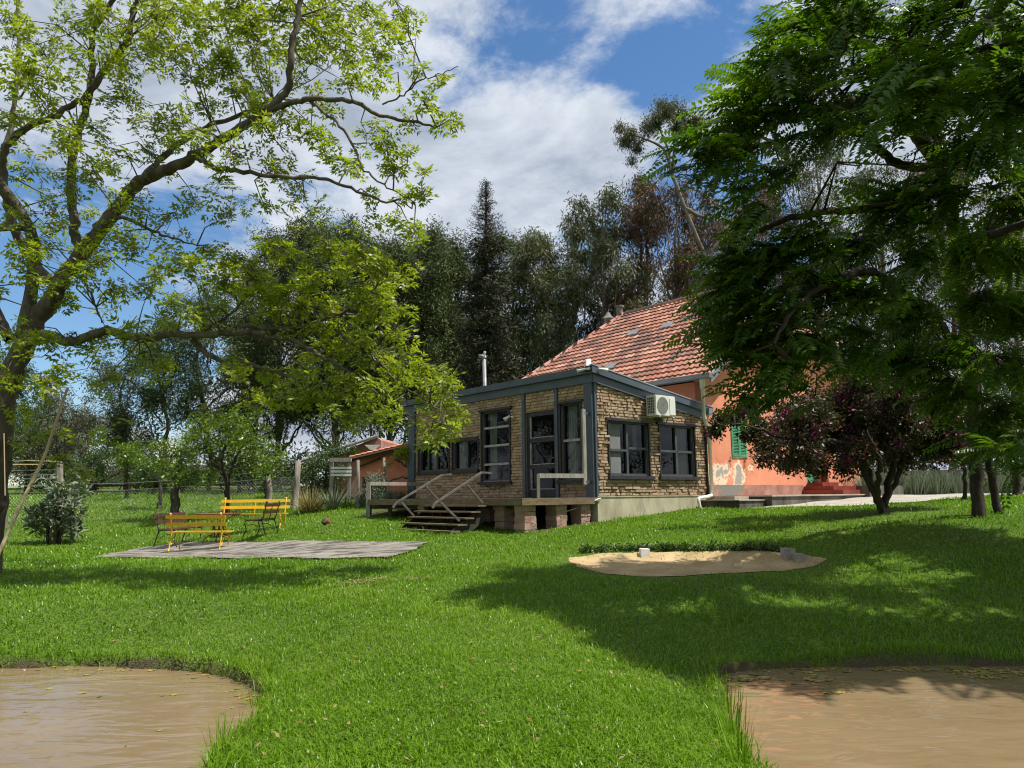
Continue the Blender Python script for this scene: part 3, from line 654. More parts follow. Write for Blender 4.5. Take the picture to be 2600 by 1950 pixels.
nb.box(RW(.02, -.2, .3), RW(4.36, -.2, .3)-RW(.02, -.2, .3), RW(.02, .035, .3)-RW(.02, -.2, .3), UP*(DZ-.3))
nb.build('plinth', MT['plinth'], annex)
nb = NB()
for dz in (0,): pbox(nb, RW, .02, 4.37, .0, .05, DZ-.005, DZ+.022)
nb.build('plinth_cap', MT['plinth'], annex)
# steel corner posts and door studs
nb = NB(); pbox(nb, FW, -.0, .27, -.02, .06, DZ, 4.06); nb.box(RW(0.0, -.02, DZ), RW(.06, 0, 0)-RW(0, 0, 0), NR*.065, UP*2.75); nb.build('corner_post', MT['steel'], annex)
nb = NB(); pbox(nb, FW, 7.73, 8.08, -.2, .08, DZ-.02, 4.05); pbox(nb, FW, 7.85, 7.95, .08, .085, DZ, 4.05); nb.build('corner_post', MT['steel'], annex)
for (a, b) in ((2.47, 2.58), (1.22, 1.32)):
    nb = NB(); pbox(nb, FW, a, b, -.02, .05, DZ+.002, 4.05); nb.build('door_post', MT['steel'], annex)
# fascia: two stepped boards on each face
nb = NB(); pbox(nb, FW, -.055, 8.4, -.1, .075, 4.035, 4.245); nb.build('lower_fascia', MT['steel'], annex)
nb = NB(); pbox(nb, FW, -.12, 8.45, -.1, .15, 4.25, 4.42); nb.build('upper_fascia', MT['steel'], annex)
def slope_board(nb, w0, w1, off0, off1, u0=-.08, u1=4.62):
    v = [RW(u0, w0, rtop(u0)-off1), RW(u1, w0, rtop(u1)-off1), RW(u1, w0, rtop(u1)-off0), RW(u0, w0, rtop(u0)-off0)]
    v += [RW(u0, w1, rtop(u0)-off1), RW(u1, w1, rtop(u1)-off1), RW(u1, w1, rtop(u1)-off0), RW(u0, w1, rtop(u0)-off0)]
    nb.add(v, [[0, 3, 2, 1], [4, 5, 6, 7], [0, 1, 5, 4], [1, 2, 6, 5], [2, 3, 7, 6], [3, 0, 4, 7]])
nb = NB(); slope_board(nb, -.1, .072, .19, .395, -.06, 4.35); nb.build('lower_fascia', MT['steel'], annex)
nb = NB(); slope_board(nb, -.1, .14, .012, .185, -.15, 4.6); nb.build('upper_fascia', MT['steel'], annex)
nb = NB(); slope_board(nb, .05, .155, -.012, .010, -.16, 4.6); o = nb.build('roof_edge_strip', MT['steel_hi'], annex)
# roof sheet (corrugated) from the front fascia down to the house
nb = NB(); us = np.linspace(-.1, 8.4, 160); ws = np.linspace(.1, -4.5, 12)
U_, W_ = np.meshgrid(us, ws); Zr = 4.405+.1525*(W_-.0)-.0+.012*np.sin(U_*30)
v = np.array([FW(a, b, 0)+UP*c for a, b, c in zip(U_.ravel(), W_.ravel(), Zr.ravel())])
ny, nx = U_.shape; i = (np.arange(ny-1)[:, None]*nx+np.arange(nx-1)[None]).ravel(); nb.add(v, np.column_stack([i, i+1, i+nx+1, i+nx]))
nb.build('roof', MT['tin'], annex, smooth=True)
# dark room inside: floor, ceiling, back wall
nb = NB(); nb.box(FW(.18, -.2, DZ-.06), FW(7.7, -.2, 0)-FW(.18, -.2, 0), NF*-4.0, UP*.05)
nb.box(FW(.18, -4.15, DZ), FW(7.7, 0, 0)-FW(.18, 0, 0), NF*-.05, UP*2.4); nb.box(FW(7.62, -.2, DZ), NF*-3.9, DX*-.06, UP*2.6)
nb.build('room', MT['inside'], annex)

def window(P, u0, u1, z0, z1, label, lint=(.12, .10), sill=(.10, .12), mull=(), rails=(), sash='frame_grey', curtain=(), screen=(), railm=None, lh=.055, openhalf=None):
    nb = NB(); f = .055; d0, d1 = -.10, -.015
    pbox(nb, P, u0, u0+f, d0, d1, z0, z1); pbox(nb, P, u1-f, u1, d0, d1, z0, z1)
    pbox(nb, P, u0+f, u1-f, d0, d1, z0, z0+f); pbox(nb, P, u0+f, u1-f, d0, d1, z1-f, z1)
    w = nb.build('window', MT[sash], annex); 
    if label: w['label'] = label
    nb = NB(); pbox(nb, P, u0-lint[0], u1+lint[1], -.02, .085, z1-.01, z1+lh); nb.build('lintel', MT['black'], w)
    nb = NB(); pbox(nb, P, u0-sill[0], u1+sill[1], -.02, .11, z0-.085, z0-.005); nb.build('sill', MT['black'], w)
    for s0, s1 in ((u0-.05, u0-.001), (u1+.001, u1+.05)):
        nb = NB(); pbox(nb, P, s0, s1, -.02, .05, z0-.003, z1-.012); nb.build('casing', MT['black'], w)
    for m in mull:
        nb = NB(); pbox(nb, P, m-.035, m+.035, d0-.01, d1-.008, z0+f+.001, z1-f-.001); nb.build('mullion', MT[sash], w)
    for r_ in rails:
        a, b = (u0+f+.001, u1-f-.001) if len(r_) == 1 else (r_[1], r_[2])
        nb = NB(); pbox(nb, P, a, b, d0+.01, d1+.005, r_[0]-.03, r_[0]+.03); nb.build('rail', MT[railm or sash], w)
    nb = NB(); v = [P(u0+f, -.075, z0+f), P(u1-f, -.075, z0+f), P(u1-f, -.075, z1-f), P(u0+f, -.075, z1-f)]
    nb.add(v, [[0, 1, 2, 3] if P is RW else [3, 2, 1, 0]]); nb.build('pane', MT['glass'], w)
    for (a, b, c0, c1, k) in curtain:
        nb = NB(); us = np.linspace(a, b, 26); ww = -.16-.022*np.sin(np.linspace(0, k, 26)*6.28)
        vv = [P(x, q, c0) for x, q in zip(us, ww)]+[P(x, q, c1) for x, q in zip(us, ww)]
        nb.add(vv, [[i, i+1, 27+i, 26+i] for i in range(25)]); nb.build('curtain', MT['curtain'], w, smooth=True)
    for (a, b, c0, c1) in screen:
        nb = NB(); pbox(nb, P, a, b, -.072, -.066, c0, c1); nb.build('screen', MT['screen'], w)
    return w
window(FW, 3.12, 4.32, 1.76, 3.71, 'tall window of four stacked panes with worn pale rails', rails=((3.24,), (2.74,), (2.23,)), railm='frame_worn', curtain=((3.88, 4.18, 1.8, 3.66, 2.5),))
window(FW, .43, 1.12, 1.74, 3.62, 'narrow tall window beside the corner post', rails=((2.70,),), railm='frame_worn', curtain=((.72, 1.02, 1.78, 3.58, 3),))
window(FW, 5.92, 7.52, 2.12, 2.90, 'small wide sliding window nearest the left corner post', mull=(6.62, 7.08), curtain=((6.66, 7.02, 2.17, 2.85, .3),), lint=(.05, .05), sill=(.08, .08))
window(FW, 4.50, 5.72, 2.12, 2.98, 'small two pane sliding window beside the tall window', mull=(5.08,), curtain=((5.12, 5.64, 2.17, 2.93, .3),), lint=(.05, .05), sill=(.06, .06))
window(RW, .49, 1.94, 1.82, 3.16, 'side window nearer the corner with its right half open', mull=(1.19,), rails=((2.50, 1.22, 1.88), (2.44, .545, 1.15)), curtain=((1.55, 1.70, 2.4, 3.1, 1.5),), screen=((.55, .98, 1.88, 3.08),))
window(RW, 2.39, 3.83, 1.82, 3.16, 'side window nearer the orange house with its left half open', mull=(3.12,), rails=((2.47, 2.45, 3.08), (2.47, 3.16, 3.77)), curtain=((3.22, 3.72, 1.86, 3.1, 3.5),))
# glazed door
nb = NB(); a, b = 1.33, 2.46
pbox(nb, FW, a, a+.09, -.10, -.02, DZ+.004, 3.52); pbox(nb, FW, b-.11, b, -.10, -.02, DZ+.004, 3.52); pbox(nb, FW, a+.09, b-.11, -.10, -.02, 3.40, 3.52)
for z_, h_ in ((DZ+.02, .19), (2.04, .11), (2.72, .12)): pbox(nb, FW, a+.09, b-.11, -.11, -.03, z_, z_+h_)
door = nb.build('door', MT['black'], annex); door['label'] = 'dark framed door with three glass panels'
for z0, z1 in ((DZ+.21, 2.04), (2.15, 2.72), (2.84, 3.40)):
    nb = NB(); nb.add([FW(a+.09, -.07, z0), FW(b-.11, -.07, z0), FW(b-.11, -.07, z1), FW(a+.09, -.07, z1)], [[3, 2, 1, 0]]); nb.build('pane', MT['glass'], door)
    nb = NB(); pbox(nb, FW, a+.1, b-.12, -.075, -.025, z0, z0+.018); pbox(nb, FW, b-.15, b-.12, -.075, -.025, z0+.02, z1); nb.build('pane_bead', MT['frame_worn'], door)
nb = NB(); nb.tube([FW(a+.05, -.02, 2.3), FW(a+.05, .03, 2.3), FW(a+.13, .03, 2.3)], .012, 6); nb.build('handle', MT['galv'], door)
# flues on the roof
nb = NB(); q = FW(4.84, -.5, 4.3); nb.tube([q, q+[-.02, 0, 1.05]], .055, 12); fl = nb.build('flue_pipe', MT['galv'], annex, smooth=True)
nb = NB(); e = q+[-.02, 0, 1.05]; nb.tube([e, e+[0, 0, .04], e+[-.05, 0, .10], e+[-.16, -.02, .10]], [.06, .06, .055, .05], 10); nb.tube([e+[.02, 0, .05], e+[.0, 0, .16], e+[.03, 0, .24]], [.05, .045, .04], 8); nb.build('cowl', MT['galv'], fl, smooth=True)
nb = NB(); q = FW(1.1, -1.0, 4.15); nb.tube([q, q+[0, 0, .55]], .045, 10); fl = nb.build('vent_pipe', MT['galv'], annex, smooth=True)
nb = NB(); nb.tube([q+[0, 0, .5], q+[0, 0, .72]], .07, 12); nb.build('vent_cap', MT['white'], fl, smooth=True)
# deck side service pipe + loose cable under the tall window
nb = NB(); nb.tube([RW(.1, .06, DZ-.03), RW(-.02, .1, DZ-.04), FW(.15, .35, DZ-.22), FW(.35, .7, DZ-.33), FW(.42, .75, DZ-.33)], .016, 6); nb.build('waste_pipe', MT['pipe'], annex, smooth=True)
nb = NB(); nb.tube(smooth_path([FW(4.2, .03, 1.66), FW(3.9, .05, 1.57), FW(3.6, .05, 1.56), FW(3.35, .04, 1.66)], 14), .008, 4); nb.build('cable', MT['black'], annex)

# air conditioner
ac = thing('air_conditioner', 'cream outdoor air conditioner unit hung on the sunlit brick wall', 'air conditioner', RW(2.3, .2, 3.3))
nb = NB(); u0, u1, z0, z1 = 1.80, 2.58, 3.32, 3.84
def bev(nb, P, u0, u1, w0, w1, z0, z1, b=.015):
    pbox(nb, P, u0, u1, w0, w1-b, z0, z1); pbox(nb, P, u0+b, u1-b, w1-b, w1, z0+b, z1-b)
bev(nb, RW, u0, u1, .12, .42, z0, z1); body = nb.build('body', MT['acbody'], ac)
nb = NB(); uc, zc, rr_ = 2.07, 3.585, .215
th = np.linspace(0, 2*np.pi, 33)[:-1]
for r0, r1 in ((.215, .20), (.165, .155), (.12, .11), (.075, .065)):
    v = [RW(uc+r*math.cos(t), .424+dw, zc+r*math.sin(t)) for r, dw in ((r0, 0), (r0, .008), (r1, .008), (r1, 0)) for t in th]
    nb.add(v, [[k*32+i, k*32+(i+1) % 32, (k+1) % 4*32+(i+1) % 32, (k+1) % 4*32+i] for k in range(4) for i in range(32)])
for i in range(-9, 10):
    x = i*.021; h = math.sqrt(max(0, .2**2-x*x)); pbox(nb, RW, uc+x-.0035, uc+x+.0035, .422, .431, zc-h, zc+h)
nb.build('fan_grille', MT['acmid'], ac)
nb = NB(); v = [RW(uc+.2*math.cos(t), .4215, zc+.2*math.sin(t)) for t in th]+[RW(uc, .4215, zc)]; nb.add(v, [[i, (i+1) % 32, 32] for i in range(32)]); nb.build('fan_recess', MT['acmid'], ac)
nb = NB(); pbox(nb, RW, 2.345, 2.565, .42, .432, z0+.04, z1-.06); nb.build('side_panel', MT['acbody'], ac)
nb = NB(); nb.box(RW(u0-.002, .16, z0+.05), NR*.22, T_*-.001, UP*.42); nb.build('coil_recess', MT['acdark'], ac)
nb = NB()
for i in range(7): nb.box(RW(u0-.012, .15, z0+.05+i*.068), NR*.23, T_*.008, UP*.010)
for i in range(5): nb.box(RW(u0-.012, .15+i*.055, z0+.05), NR*.008, T_*.007, UP*.42)
nb.build('coil_grille', MT['acbody'], ac)
for uu in (1.92, 2.44):
    nb = NB(); pbox(nb, RW, uu, uu+.03, .0, .44, z0-.03, z0-.002); pbox(nb, RW, uu, uu+.03, .0, .03, z0-.03, z0+.3); nb.build('bracket', MT['acbody'], ac)
nb = NB(); nb.tube(smooth_path([RW(2.50, .2, z0+.1), RW(2.66, .12, z0+.02), RW(2.55, .06, z0-.08), RW(2.2, .05, z0-.06)], 12), .014, 6); nb.build('hose', MT['black'], ac)

# wall lamps
def spot_lamp(P, u, z, label, two=False):
    t = thing('wall_spotlight', label, 'lamp', P(u, .1, z), group='small white spotlights on the brick annex')
    nb = NB(); nb.tube([P(u, .05, z), P(u, .10, z)], .035, 10); nb.tube([P(u, .10, z), P(u+.03, .16, z+.02)], .012, 6); nb.build('mount', MT['white'], t)
    nb = NB(); nb.tube([P(u+.02, .15, z+.03), P(u+.06, .2, z-.02), P(u+.11, .26, z-.08)], [.025, .035, .065], 12); nb.build('lamp_head', MT['white'], t, smooth=True)
    return t
spot_lamp(FW, 2.93, 3.45, 'white spotlight beside the top pane of the tall window')
spot_lamp(FW, 5.80, 3.05, 'white spotlight above the gap between the two small sliding windows')
cl = thing('corner_floodlight', 'pair of small white lamps on the top corner of the slate fascia', 'lamp', FW(0, .2, 4.35))
for sgn in (-1, 1):
    nb = NB(); P_, k = (FW, 1) if sgn < 0 else (RW, 1)
    nb.tube([P_(.02, .17, 4.36), P_(.16, .22, 4.34), P_(.26, .25, 4.33)], [.02, .03, .045], 10); nb.build('lamp_head', MT['white'], cl, smooth=True)
nb = NB(); nb.box(FW(-.08, .155, 4.33), NF*.03, DX*-.10, UP*.05); nb.build('mount', MT['white'], cl)

# ------------------------------------------------------------------ deck
deck = thing('wooden_deck', 'raised wooden deck in front of the brick annex', 'deck', FW(3.5, 1.2, DZ))
DL = 6.66                                           # left end of the projecting deck
nb = NB()
for i in range(18):
    w0 = .08+i*.125
    pbox(nb, FW, -.02, DL, w0, min(w0+.118, 2.3), DZ-.035, DZ-.003+.002*math.sin(i*2.3))
nb.build('floor_boards', MT['wood'], deck)
nb = NB(); pbox(nb, FW, -.04, DL+.02, 2.3, 2.335, DZ-.155, DZ-.002); nb.box(FW(-.02, .0, DZ-.155), NF*2.335, DX*.035, UP*.153); pbox(nb, FW, DL, DL+.035, .3, 2.3, DZ-.155, DZ-.002)
nb.build('edge_board', MT['wood'], deck)
nb = NB(); pbox(nb, FW, .3, 8.0, -.15, .07, DZ-.22, DZ-.04); pbox(nb, FW, .1, DL, 1.9, 2.0, DZ-.24, DZ-.06); nb.build('joist', MT['wooddark'], deck)
# rough stone pillars along the sunny edge and under the front
def pillar(cu, cw, su, sw, lab=None):
    q = FW(cu, cw, 0); zb = gz1(q[0], q[1])-.08; zt = DZ-.16; nb = NB(); n = max(2, int((zt-zb)/.11)); h = (zt-zb)/n
    for i in range(n):
        e = random.uniform(-.012, .018)
        for k in range(2 if i % 2 else 3):
            f0, f1 = (k/(2 if i % 2 else 3), (k+1)/(2 if i % 2 else 3))
            o = FW(cu-su/2-e, cw-sw/2-e+f0*(sw+2*e), zb+i*h); nb.box(o, FW(su+2*e, 0, 0)-FW(0, 0, 0), NF*(f1-f0)*(sw+2*e), UP*(h-.004), jit=.006)
    o = nb.build('stone_pillar', MT['pillar'], deck)
for cw in (.30, 1.08, 2.02): pillar(.22, cw, .34, .30)
pillar(2.6, 1.1, .34, .3); pillar(1.1, 1.9, .34, .3); pillar(4.2, 2.0, .3, .3)
for cu, cw in ((DL-.06, 2.26), (5.6, 2.2)):
    q = FW(cu, cw, 0); nb = NB(); nb.cbox(((q+[0, 0, DZ-.16])+(q+[0, 0, gz1(q[0], q[1])-.1]))/2, (.10, .10, DZ-.16-gz1(q[0], q[1])+.1)); nb.build('post', MT['wooddark'], deck)
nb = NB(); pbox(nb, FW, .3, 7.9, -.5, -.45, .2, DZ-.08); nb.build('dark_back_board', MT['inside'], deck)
nb = NB(); q = FW(.1, 1.72, DZ); nb.beam(q, q+[0, 0, .52], .10, .07); nb.beam(q+[0, 0, .49], FW(.1, .28, DZ+.50), .05, .10); rl = nb.build('side_railing', MT['woodgrey'], deck)
nb = NB(); nb.beam(FW(.1, .25, DZ+.30), FW(.1, .25, DZ+2.08), .05, .10, up=NF); nb.build('upright_board', MT['woodgrey'], deck)
for z_ in (DZ+.36, DZ+1.98):
    nb = NB(); nb.beam(FW(.1, .24, z_), FW(.1, .06, z_), .05, .05); nb.build('bracket', MT['steel'], deck)
nb = NB(); q = FW(DL-.05, 2.3, DZ); nb.beam(q-[0, 0, .6], q+[0, 0, .49], .09, .11); nb.beam(q+[0, 0, .44], FW(DL+.2, .3, DZ+.44), .05, .10); o = nb.build('side_railing', MT['woodgrey'], deck)

# ------------------------------------------------------------------ stairs
st = thing('deck_stairs', 'open wooden stairs with slanting handrails leading up to the deck', 'stairs', FW(2.3, 2.8, .6))
ST = [(2.46, 1.165), (2.65, 1.03), (2.83, .895), (3.02, .755), (3.21, .615)]
for w, z in ST:
    nb = NB(); pbox(nb, FW, 1.16, 3.52, w-.12, w+.14, z-.035, z); nb.build('tread', MT['wood'], st)
for uu in (1.26, 3.38):
    nb = NB(); v = []
    for u_ in (uu, uu+.06):
        v += [FW(u_, 2.34, 1.16), FW(u_, 2.34, .80), FW(u_, 3.05, .40), FW(u_, 3.42, .44), FW(u_, 3.3, .58)]
    nb.add(v[:5]+v[5:], [[0, 1, 6, 5], [1, 2, 7, 6], [2, 3, 8, 7], [3, 4, 9, 8], [4, 0, 5, 9]]); nb.add(v[:5], [[0, 1, 2, 3, 4]]); nb.add(v[5:], [[4, 3, 2, 1, 0]])
    nb.build('stringer', MT['wooddark'], st)
nb = NB()
for w, z in ST:
    for uu in (1.9, 2.6): nb.beam(FW(uu, w-.03, z-.04), FW(uu, w-.03, z-.16), .04, .03)
nb.beam(FW(3.2, 3.1, .5), FW(1.9, 2.4, 1.05), .05, .05); nb.build('riser_strut', MT['wooddark'], st)
for u, pts, sts in ((1.22, [(2.17, 1.89), (2.44, 1.90), (3.73, 1.22), (3.79, 1.12)], [((3.58, 1.24), (3.08, .83)), ((2.86, 1.62), (2.43, 1.21))]),
                    (3.46, [(1.70, 1.93), (1.98, 1.91), (3.32, 1.23), (3.42, 1.11)], [((3.19, 1.25), (2.70, .79)), ((2.47, 1.63), (2.03, 1.22))])):
    nb = NB()
    for (a, za), (b, zb) in zip(pts[:-1], pts[1:]): nb.beam(FW(u, a, za), FW(u, b, zb), .042, .042)
    h = nb.build('handrail', MT['rail'], st)
    for (a, za), (b, zb) in sts:
        nb = NB(); nb.beam(FW(u, a, za), FW(u, b, zb), .045, .045); nb.build('strut', MT['rail'], h)

# ------------------------------------------------------------------ the old orange house
HC = 4.40                                # where the side wall starts, along the right wall's line
house = thing('orange_house', 'old orange rendered house with red clay tile roof behind the brick annex', 'house', RW(HC, -1, 1.3))
GZ_, SL = 4.49, .78                      # gutter height, roof slope
RB, WB = 4.8, 9.6                        # ridge and full span, measured from the gutter line
def RF(b, L, h=0):                       # roof coordinates: b up-slope (horizontal), L leftwards from the right verge
    z = GZ_+SL*min(b, WB-b)+h
    return RW(HC-.45+b, .55-L, z)
H_G = [(5.60, 6.27, 2.40, 3.45), (11.55, 12.2, 2.4, 3.45), (9.55, 10.45, 1.62, 3.75)]
def gtop(u):
    b = u-(HC-.45); return min(GZ_+SL*min(b, WB-b)-.06, GZ_+SL*2.2-.08)
nb = NB(); wall_cells(nb, RW, HC, 13.1, 1.2, gtop, H_G, .3)
w = nb.build('gable_wall', MT['flaking'], house)
def finer_gable():
    # rebuild as a fine grid so that the 'flake' attribute has somewhere to live
    us = np.linspace(HC, 13.1, 140); nb = NB(); Vv = []; 
    zsn = 60
    me_v = []; fl = []
    for u in us:
        zt = gtop(u)
        for k in range(zsn):
            z = 1.2+(zt-1.2)*k/(zsn-1); me_v.append(RW(u, .006, z))
            d1 = math.hypot((u-4.98)/.55, (z-1.93)/.36); d2 = math.hypot((u-5.85)/.30, (z-1.80)/.42); d3 = math.hypot((u-6.45)/.25, (z-2.08)/.14)
            fl.append(max(-1, 1.12-.62*d1, 1.08-.6*d2, .85-.5*d3))
    f = []
    for i in range(len(us)-1):
        for k in range(zsn-1):
            um = (us[i]+us[i+1])/2; zm = float(np.mean([me_v[i*zsn+k][2], me_v[i*zsn+k+1][2]]))
            if any(h[0] < um < h[1] and h[2] < zm < h[3] for h in H_G): continue
            f.append([i*zsn+k, (i+1)*zsn+k, (i+1)*zsn+k+1, i*zsn+k+1])
    nb.add(np.array(me_v), np.array(f)); o = nb.build('gable_render', MT['flaking'], house)
    a = o.data.attributes.new('flake', 'FLOAT', 'POINT'); a.data.foreach_set('value', np.array(fl, np.float32))
finer_gable()
nb = NB(); nb.box(RW(HC, .0, 1.2), NR*-9.6, T_*.3, UP*(GZ_-1.2-.02)); nb.build('side_wall', MT['orange'], house)
nb = NB(); nb.box(RW(HC+.3, -9.6, 1.2), T_*8.1, NR*.3, UP*3.2); nb.box(RW(13.1, 0, 1.2), T_*-.3, NR*-9.5, UP*3.2); nb.build('rear_walls', MT['orange'], house)
nb = NB(); pbox(nb, RW, HC+.03, 9.3, .008, .022, 1.22, 1.60); pbox(nb, RW, 10.7, 13.12, .008, .022, 1.22, 1.58); nb.build('base_band', MT['band'], house)
# tiled roof
def roof():
    nb = NB(); UVs = []
    cw, ch = .20, .232                   # tile width along the eave, course length along the slope (horizontal)
    def plane(org, ax, bx, wid, nrow, inside):
        # org corner at eave; ax unit along eave; bx per metre up-slope vector; rows of stepped, rippled tiles
        nc = int(wid/cw); per = 6
        xs = np.arange(nc*per+1)/per
        prof = .015*np.cos(xs*2*np.pi)+.006*np.cos(xs*4*np.pi)
        nrm = unit(np.cross(ax, bx)); nrm = nrm if nrm[2] > 0 else -nrm
        for r_ in range(nrow):
            rows = []
            for (t, hgt) in ((0, .0), (.0, .058), (1.02, .014)):
                rows.append(org+np.outer(xs*cw, ax)+np.outer(np.full(len(xs), (r_+t)*ch), bx)+np.outer(hgt+prof*(1 if hgt else .3), nrm))
            V = np.vstack(rows); n = len(xs); i = np.arange(n-1)
            F = np.vstack([np.column_stack([i, i+1, n+i+1, n+i]), np.column_stack([n+i, n+i+1, 2*n+i+1, 2*n+i])])
            C = V[F].mean(1); keep = inside(C); F = F[keep]
            if not len(F): continue
            uvx = np.tile(xs*.9999+.5, 3); uvy = np.full(3*n, r_+.5)
            nb.add(V, F); UVs.append(np.column_stack([uvx, uvy]))
    n0 = RF(0, 0); lft = -NR
    def coords(C):
        d = C-O0; b = d@T_-(HC-.45); L = .55-d@NR; return b, L
    def in_main(C):
        b, L = coords(C); hipR = (b < 2.2) | (L > (b-2.2)); hipL = L < 10.2-(b*3.0/RB); return hipR & hipL & (b < RB+.1) & (L < 10.2)
    plane(RF(0, 0), lft, unit(T_)*1.0+UP*SL, 10.3, 22, in_main)
    def in_far(C):
        b, L = coords(C); q = WB-b; return ((q < 2.2) | (L > (q-2.2))) & (L < 10.2-(q*3.0/RB)) & (q < RB+.1)
    plane(RW(HC-.45+WB, .55, GZ_), lft, -T_+UP*SL, 10.3, 22, in_far)
    def in_hip(C):
        b, L = coords(C); return (L < b-2.2) & (L < WB-2.2-b) & (b > 2.2)
    plane(RW(HC-.45+2.2, .55, GZ_+SL*2.2), T_, -NR*1.0+UP*SL, WB-4.4, 13, in_hip)
    def in_lhip(C):
        b, L = coords(C); return (L > 10.2-(np.minimum(b, WB-b)*3.0/RB)-.05)
    plane(RW(HC-.45, .55-10.2, GZ_), T_, NR*1.0+UP*SL*RB/3.0, WB, 14, in_lhip)
    o = nb.build('roof', MT['tiles'], house, uv=np.vstack(UVs)); o['label'] = 'stepped courses of weathered red clay tiles with dark lichen stains'
    # ridge and hip caps
    nb = NB()
    apR, apL = RW(HC-.45+RB, .55-2.6, GZ_+SL*RB+.03), RW(HC-.45+RB, .55-7.2, GZ_+SL*RB+.03)
    for a, b in ((apR, apL), (RF(2.2, 0, .03), apR), (RF(WB-2.2, 0, .03), apR), (RF(0, 10.2, .03), apL), (RF(WB, 10.2, .03), apL)):
        n = int(np.linalg.norm(b-a)/.36)
        for i in range(n):
            p, q = a+(b-a)*i/n, a+(b-a)*(i+1.08)/n; nb.tube([p, q], [.10, .085], 8)
    for b0, b1, s in ((0, 2.2, 1), (WB-2.2, WB, 1)):
        n = 7
        for i in range(n): p, q = RF(b0+(b1-b0)*i/n, .05, .04), RF(b0+(b1-b0)*(i+1.08)/n, .05, .04); nb.tube([p, q], [.07, .06], 8)
    nb.build('ridge_tiles', MT['band'], house, smooth=True)
    nb = NB()      # verge boards and soffit
    for b0, b1 in ((-.02, 2.25), (WB+.02, WB-2.25)):
        nb.beam(RF(b0, -.01, -.10), RF(b1, -.01, -.10), .03, .16)
    nb.beam(RF(2.2, -.02, -.08), RF(WB-2.2, -.02, -.08), .04, .12)
    nb.build('verge_board', MT['gutter'], house)
    nb = NB(); nb.add([RF(0, 0, -.03), RF(2.2, 0, -.03), RF(2.2, .6, -.03), RF(0, .6, -.03)], [[0, 1, 2, 3]]); nb.add([RF(0, 0, -.04), RF(.5, 0, -.04), RF(.5, 10, -.04), RF(0, 10, -.04)], [[0, 1, 2, 3]])
    nb.add([RF(2.2, 0, -.03), RF(WB-2.2, 0, -.03), RF(WB-2.2, .6, -.03), RF(2.2, .6, -.03)], [[0, 1, 2, 3]])
    nb.build('soffit', MT['wooddark'], house)
    # pale replacement tiles
    for b, L in ((1.1, 5.0), (3.0, 4.1), (3.0, 5.6)):
        nb = NB(); nb.box(RF(b, L, .075), RF(b, L-.5)-RF(b, L), RF(b+.28, L)-RF(b, L), UP*.015); nb.build('glass_tile', MT['galv'], house)
roof()
nb = NB(); prof = [(.0, .0), (-.14, .0), (-.16, .12), (-.13, .13), (-.02, .03), (.0, .13)]
a, b = RW(HC-.42, .62, GZ_-.06), RW(HC-.42, -9.6, GZ_-.06)
for x0, x1 in ((-.17, -.0),):
    nb.box(a+T_*-.17, b-a, T_*.17, UP*.015); nb.box(a+T_*-.17, b-a, T_*.012, UP*.14); nb.box(a+T_*-.012, b-a, T_*.012, UP*.14); nb.box(a+T_*-.17, NR*-.01, T_*.17, UP*.14)
for k in (1.2, 3.0, 5.0): nb.box(a+NR*-k+T_*-.176, NR*-.03, T_*.006, UP*.145)
nb.build('gutter', MT['gutter'], house)
# down pipe: short drop, elbow, long drop, foot running forwards
nb = NB(); pc = HC-.46
p = [RW(pc, .30, GZ_-.05), RW(pc, .30, GZ_-.30)]; nb.tube(p, .075, 12)
nb.tube([RW(pc, .30, GZ_-.28), RW(pc, .30, 3.62)], .055, 12); nb.tube([RW(pc, .30, 3.66), RW(pc, .30, 3.42), RW(HC-.10, .18, 3.02), RW(HC-.04, .14, 2.85)], .055, 12)
nb.tube([RW(HC-.04, .14, 3.25), RW(HC-.04, .14, 2.7)], .07, 12)
nb.tube([RW(HC-.04, .14, 2.9), RW(HC-.04, .14, DZ+.06)], .052, 12); nb.tube([RW(HC-.04, .14, DZ+.10), RW(HC-.04, .15, DZ-.0)], .065, 10)
nb.tube(smooth_path([RW(HC-.04, .15, DZ+.02), RW(HC-.3, .18, DZ-.02), RW(3.70, .22, DZ-.06), RW(3.62, .24, DZ-.10), RW(3.64, .26, DZ-.30), RW(3.72, .30, DZ-.36), RW(4.3, .95, DZ-.34)], 30), .045, 10)
nb.build('downpipe', MT['pipe'], house, smooth=True)
nb = NB(); nb.box(RW(4.3, .0, 3.5), NR*.22, T_*.16, UP*.18); nb.build('gutter_box', MT['gutter'], house)
nb = NB(); nb.box(RW(4.29, .0, DZ-.02), NR*.06, T_*.07, UP*2.2); nb.build('edge_strip', MT['black'], house)
